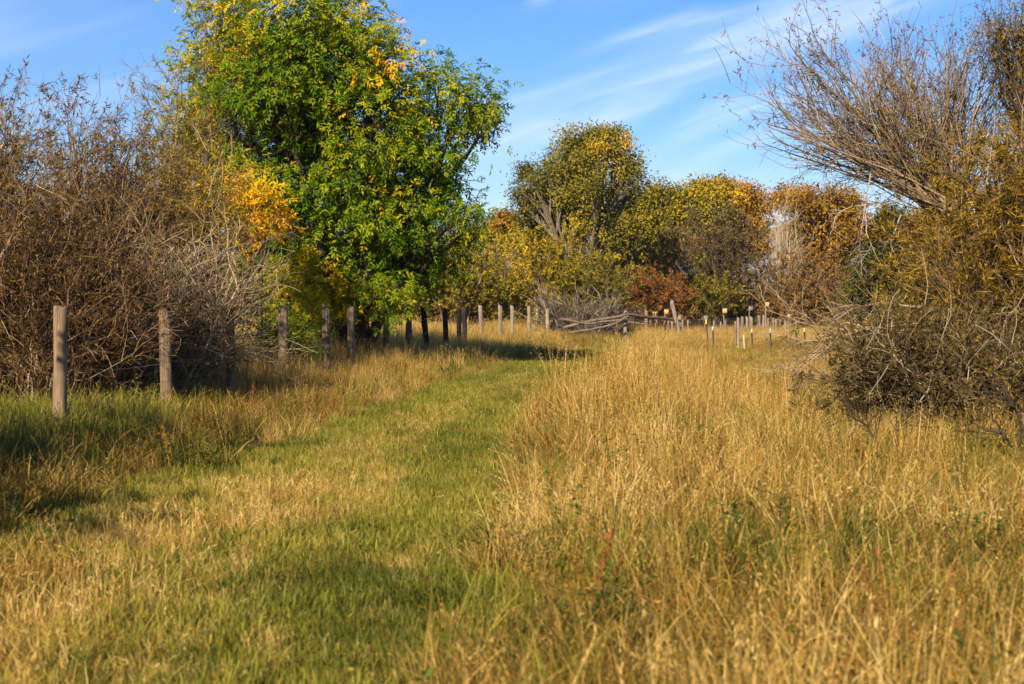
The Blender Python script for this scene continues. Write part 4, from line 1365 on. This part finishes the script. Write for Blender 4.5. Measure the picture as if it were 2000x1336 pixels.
def emit(key, x, y, prob, s0, s1, tint, rng, wscale=None, tj=.08, tilt=.10):
    k = rng.uniform(size=len(x)) < prob
    x, y = x[k], y[k]
    n = len(x)
    if not n:
        return
    sc_ = rng.uniform(s0, s1, n) if np.isscalar(s0) and np.isscalar(s1) else (s0 + (s1 - s0) * rng.uniform(size=len(k)))[k]
    t = np.broadcast_to(tint, k.shape)[k] + rng.normal(0, tj, n)
    wd = 1.0 if wscale is None else wscale
    acc[key][0].append(np.stack([x, y, ground_z(x, y) - .005], 1))
    acc[key][1].append(np.stack([rng.normal(0, tilt, n), rng.normal(0, tilt, n), rng.uniform(0, 6.283, n)], 1))
    acc[key][2].append(np.stack([sc_ * wd, sc_ * wd, sc_], 1))
    acc[key][3].append(t)


rng = np.random.default_rng(99)
for (d0, d1, k) in bands:
    ws = {3.2: 1, 9: 1, 16: 1.15, 28: 1.35, 45: 1.9, 75: 2.9}[d0]
    def P_(dens):
        x, y = field_points(d0, d1, dens * k, rng)
        p = np.stack([x, y], -1)
        return x, y, p, zones(x, y)
    # short green sward on the path
    x, y, p, (pa, ce, le, ri, q) = P_(14)
    if d0 < 60:
        emit('short_green', x, y, np.clip(pa * (1 - .60 * np.clip(ce, 0, 1) * (y < 11)) + .35 * le * (y < 14), 0, 1), .7, 1.35, .34 + .16 * vnoise(p, .9, 21) + .12 * ce, rng, ws)
    # short blond grass: middle strip, foreground, path edges
    x, y, p, (pa, ce, le, ri, q) = P_(16)
    blond = vnoise(p, .55, 22)
    track = np.exp(-((q - .55) / .38) ** 2)
    pr = pa * np.clip(.16 + 1.5 * ce + .28 * blond - .30 * track, 0.02, .9)
    emit('short_dry', x, y, np.clip(pr + .40 * pa, 0, 1) * (y < 50), .26 + .40 * ce, .50 + .55 * ce, .58 + .10 * vnoise(p, 1.2, 23), rng, ws, .1)
    # mixed dry grass off the path
    x, y, p, (pa, ce, le, ri, q) = P_(13)
    fx_ = fence_x(y)
    behind = x < fx_ - .3
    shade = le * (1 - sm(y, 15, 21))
    lowr = np.interp(y, [5, 14], [.62, .75]) + .30 * sm(np.abs(q), 1.0, 1.8) - .28 * (q < 0) * sm(y, 12, 16)
    s = lowr * (.80 + .32 * vnoise(p, 1.1, 24)) * (1 - .45 * ri * sm(q, 1.8, 3.4) * sm(y, 18, 30))
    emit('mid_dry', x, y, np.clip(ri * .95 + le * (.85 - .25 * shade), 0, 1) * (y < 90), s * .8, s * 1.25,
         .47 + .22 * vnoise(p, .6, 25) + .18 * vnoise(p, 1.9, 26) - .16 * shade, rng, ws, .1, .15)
    # tall golden grass
    x, y, p, (pa, ce, le, ri, q) = P_(12)
    fx_ = fence_x(y)
    nf = np.exp(-((x - fx_ - .1) / 1.3) ** 2) + (x < fx_)
    pl = le * np.clip(nf, 0, 1) * sm(y, 19, 23)
    pr_ = ri * (sm(np.abs(q), 1.05, 1.5) * np.clip(.10 + .90 * sm(y, 10, 20), 0, 1) * np.clip(.7 + .6 * vnoise(p, .6, 27), .1, 1))
    edge = 1 - sm(q, 1.6, 3.4)                                  # tallest beside the path, grazed lower out in the field
    hs = (np.interp(y, [5, 12, 20, 30, 40, 60, 100], [.5, .62, .58, .44, .34, .42, .6]) + edge * np.interp(y, [8, 16, 40], [.05, .26, .36])) * (ri > 0) + np.where(x < fx_ - .15, .92, .62) * (ri <= 0)
    hs = hs * (1 + .22 * vnoise(p, 1.0, 33))
    emit('tall_gold', x, y, np.clip(pl + pr_, 0, 1), hs * .8, hs * 1.2, .55 + .12 * vnoise(p, .4, 28), rng, ws, .08, .06)
    # lush darker grass at the foot of the near fence and clumps on the right
    x, y, p, (pa, ce, le, ri, q) = P_(13)
    sl = le * (1 - sm(y, 15, 19)) * sm(-x, 3.2, 4.4)
    sr = ri * np.clip(.20 + .75 * sm(vnoise(p, .7, 29), .1, .7), 0, 1) * (1 - sm(y, 26, 40)) + le * .2
    emit('lush_green', x, y, np.clip(sl + sr, 0, 1) * (y < 70), .45 + .3 * sl, .95 + .25 * sl, .30 + .16 * vnoise(p, .8, 30), rng, ws, .08, .12)
    # forbs
    x, y, p, (pa, ce, le, ri, q) = P_(9)
    emit('weed', x, y, np.clip(ri * (.2 + 1.0 * sm(vnoise(p, .8, 31), .1, .8)) + .22 * le - .5 * pa, 0, 1) * (y < 50), .6, np.interp(y, [6, 14], [1.5, 1.15]),
         .0 + .22 * (rng.uniform(size=len(x)) < .2), rng, 1.0, .08)
    x, y, p, (pa, ce, le, ri, q) = P_(5)
    emit('dock', x, y, np.clip(ri * (.25 + .7 * sm(vnoise(p, .5, 34), .1, .8)) + .2 * le, 0, 1) * (y < 50), .7, 1.15, .0, rng, 1.0, .04)

for key, nm, lab in (('short_green', 'mown_grass', 'short green grass on the mown path'), ('short_dry', 'blond_grass', 'short blond grass stubble along the path'),
                     ('mid_dry', 'dry_grass', 'tangled knee-high dry grass either side of the path'), ('tall_gold', 'tall_grass', 'tall golden seeding grass in the field and along the fence'),
                     ('lush_green', 'lush_grass', 'darker green uncut grass by the near fence posts'), ('weed', 'meadow_weeds', 'dark green leafy weeds among the dry grass'), ('dock', 'dock_weeds', 'rusty dried seed stalks sticking out of the grass')):
    a = acc[key]
    stuff(nm, lab, np.concatenate(a[0]), key, np.concatenate(a[1]), np.concatenate(a[2]), np.concatenate(a[3]))

# ------------------------------------------------------------------ air
def haze():
    x, y0, y1, z0, z1 = 9500, -3500, 12500, -3, 760
    V = [(sx, yy, zz) for zz in (z0, z1) for (sx, yy) in ((-x, y0), (x, y0), (x, y1), (-x, y1))]
    me = make_mesh('haze', V, [np.array([[3, 2, 1, 0], [4, 5, 6, 7], [0, 1, 5, 4], [1, 2, 6, 5], [2, 3, 7, 6], [3, 0, 4, 7]])])
    m = bpy.data.materials.new('thin_air')
    m.use_nodes = True
    nt = m.node_tree
    for n in list(nt.nodes):
        nt.nodes.remove(n)
    out = NN(nt, 'ShaderNodeOutputMaterial')
    pv = NN(nt, 'ShaderNodeVolumePrincipled')
    pv.inputs['Color'].default_value = (0.72, 0.84, 1.0, 1)
    pv.inputs['Density'].default_value = 0.00008
    pv.inputs['Anisotropy'].default_value = 0.0
    nt.links.new(pv.outputs[0], out.inputs['Volume'])
    tag(link('haze', me, m), 'thin blue air in front of the far mountains', 'haze', kind='stuff')


haze()
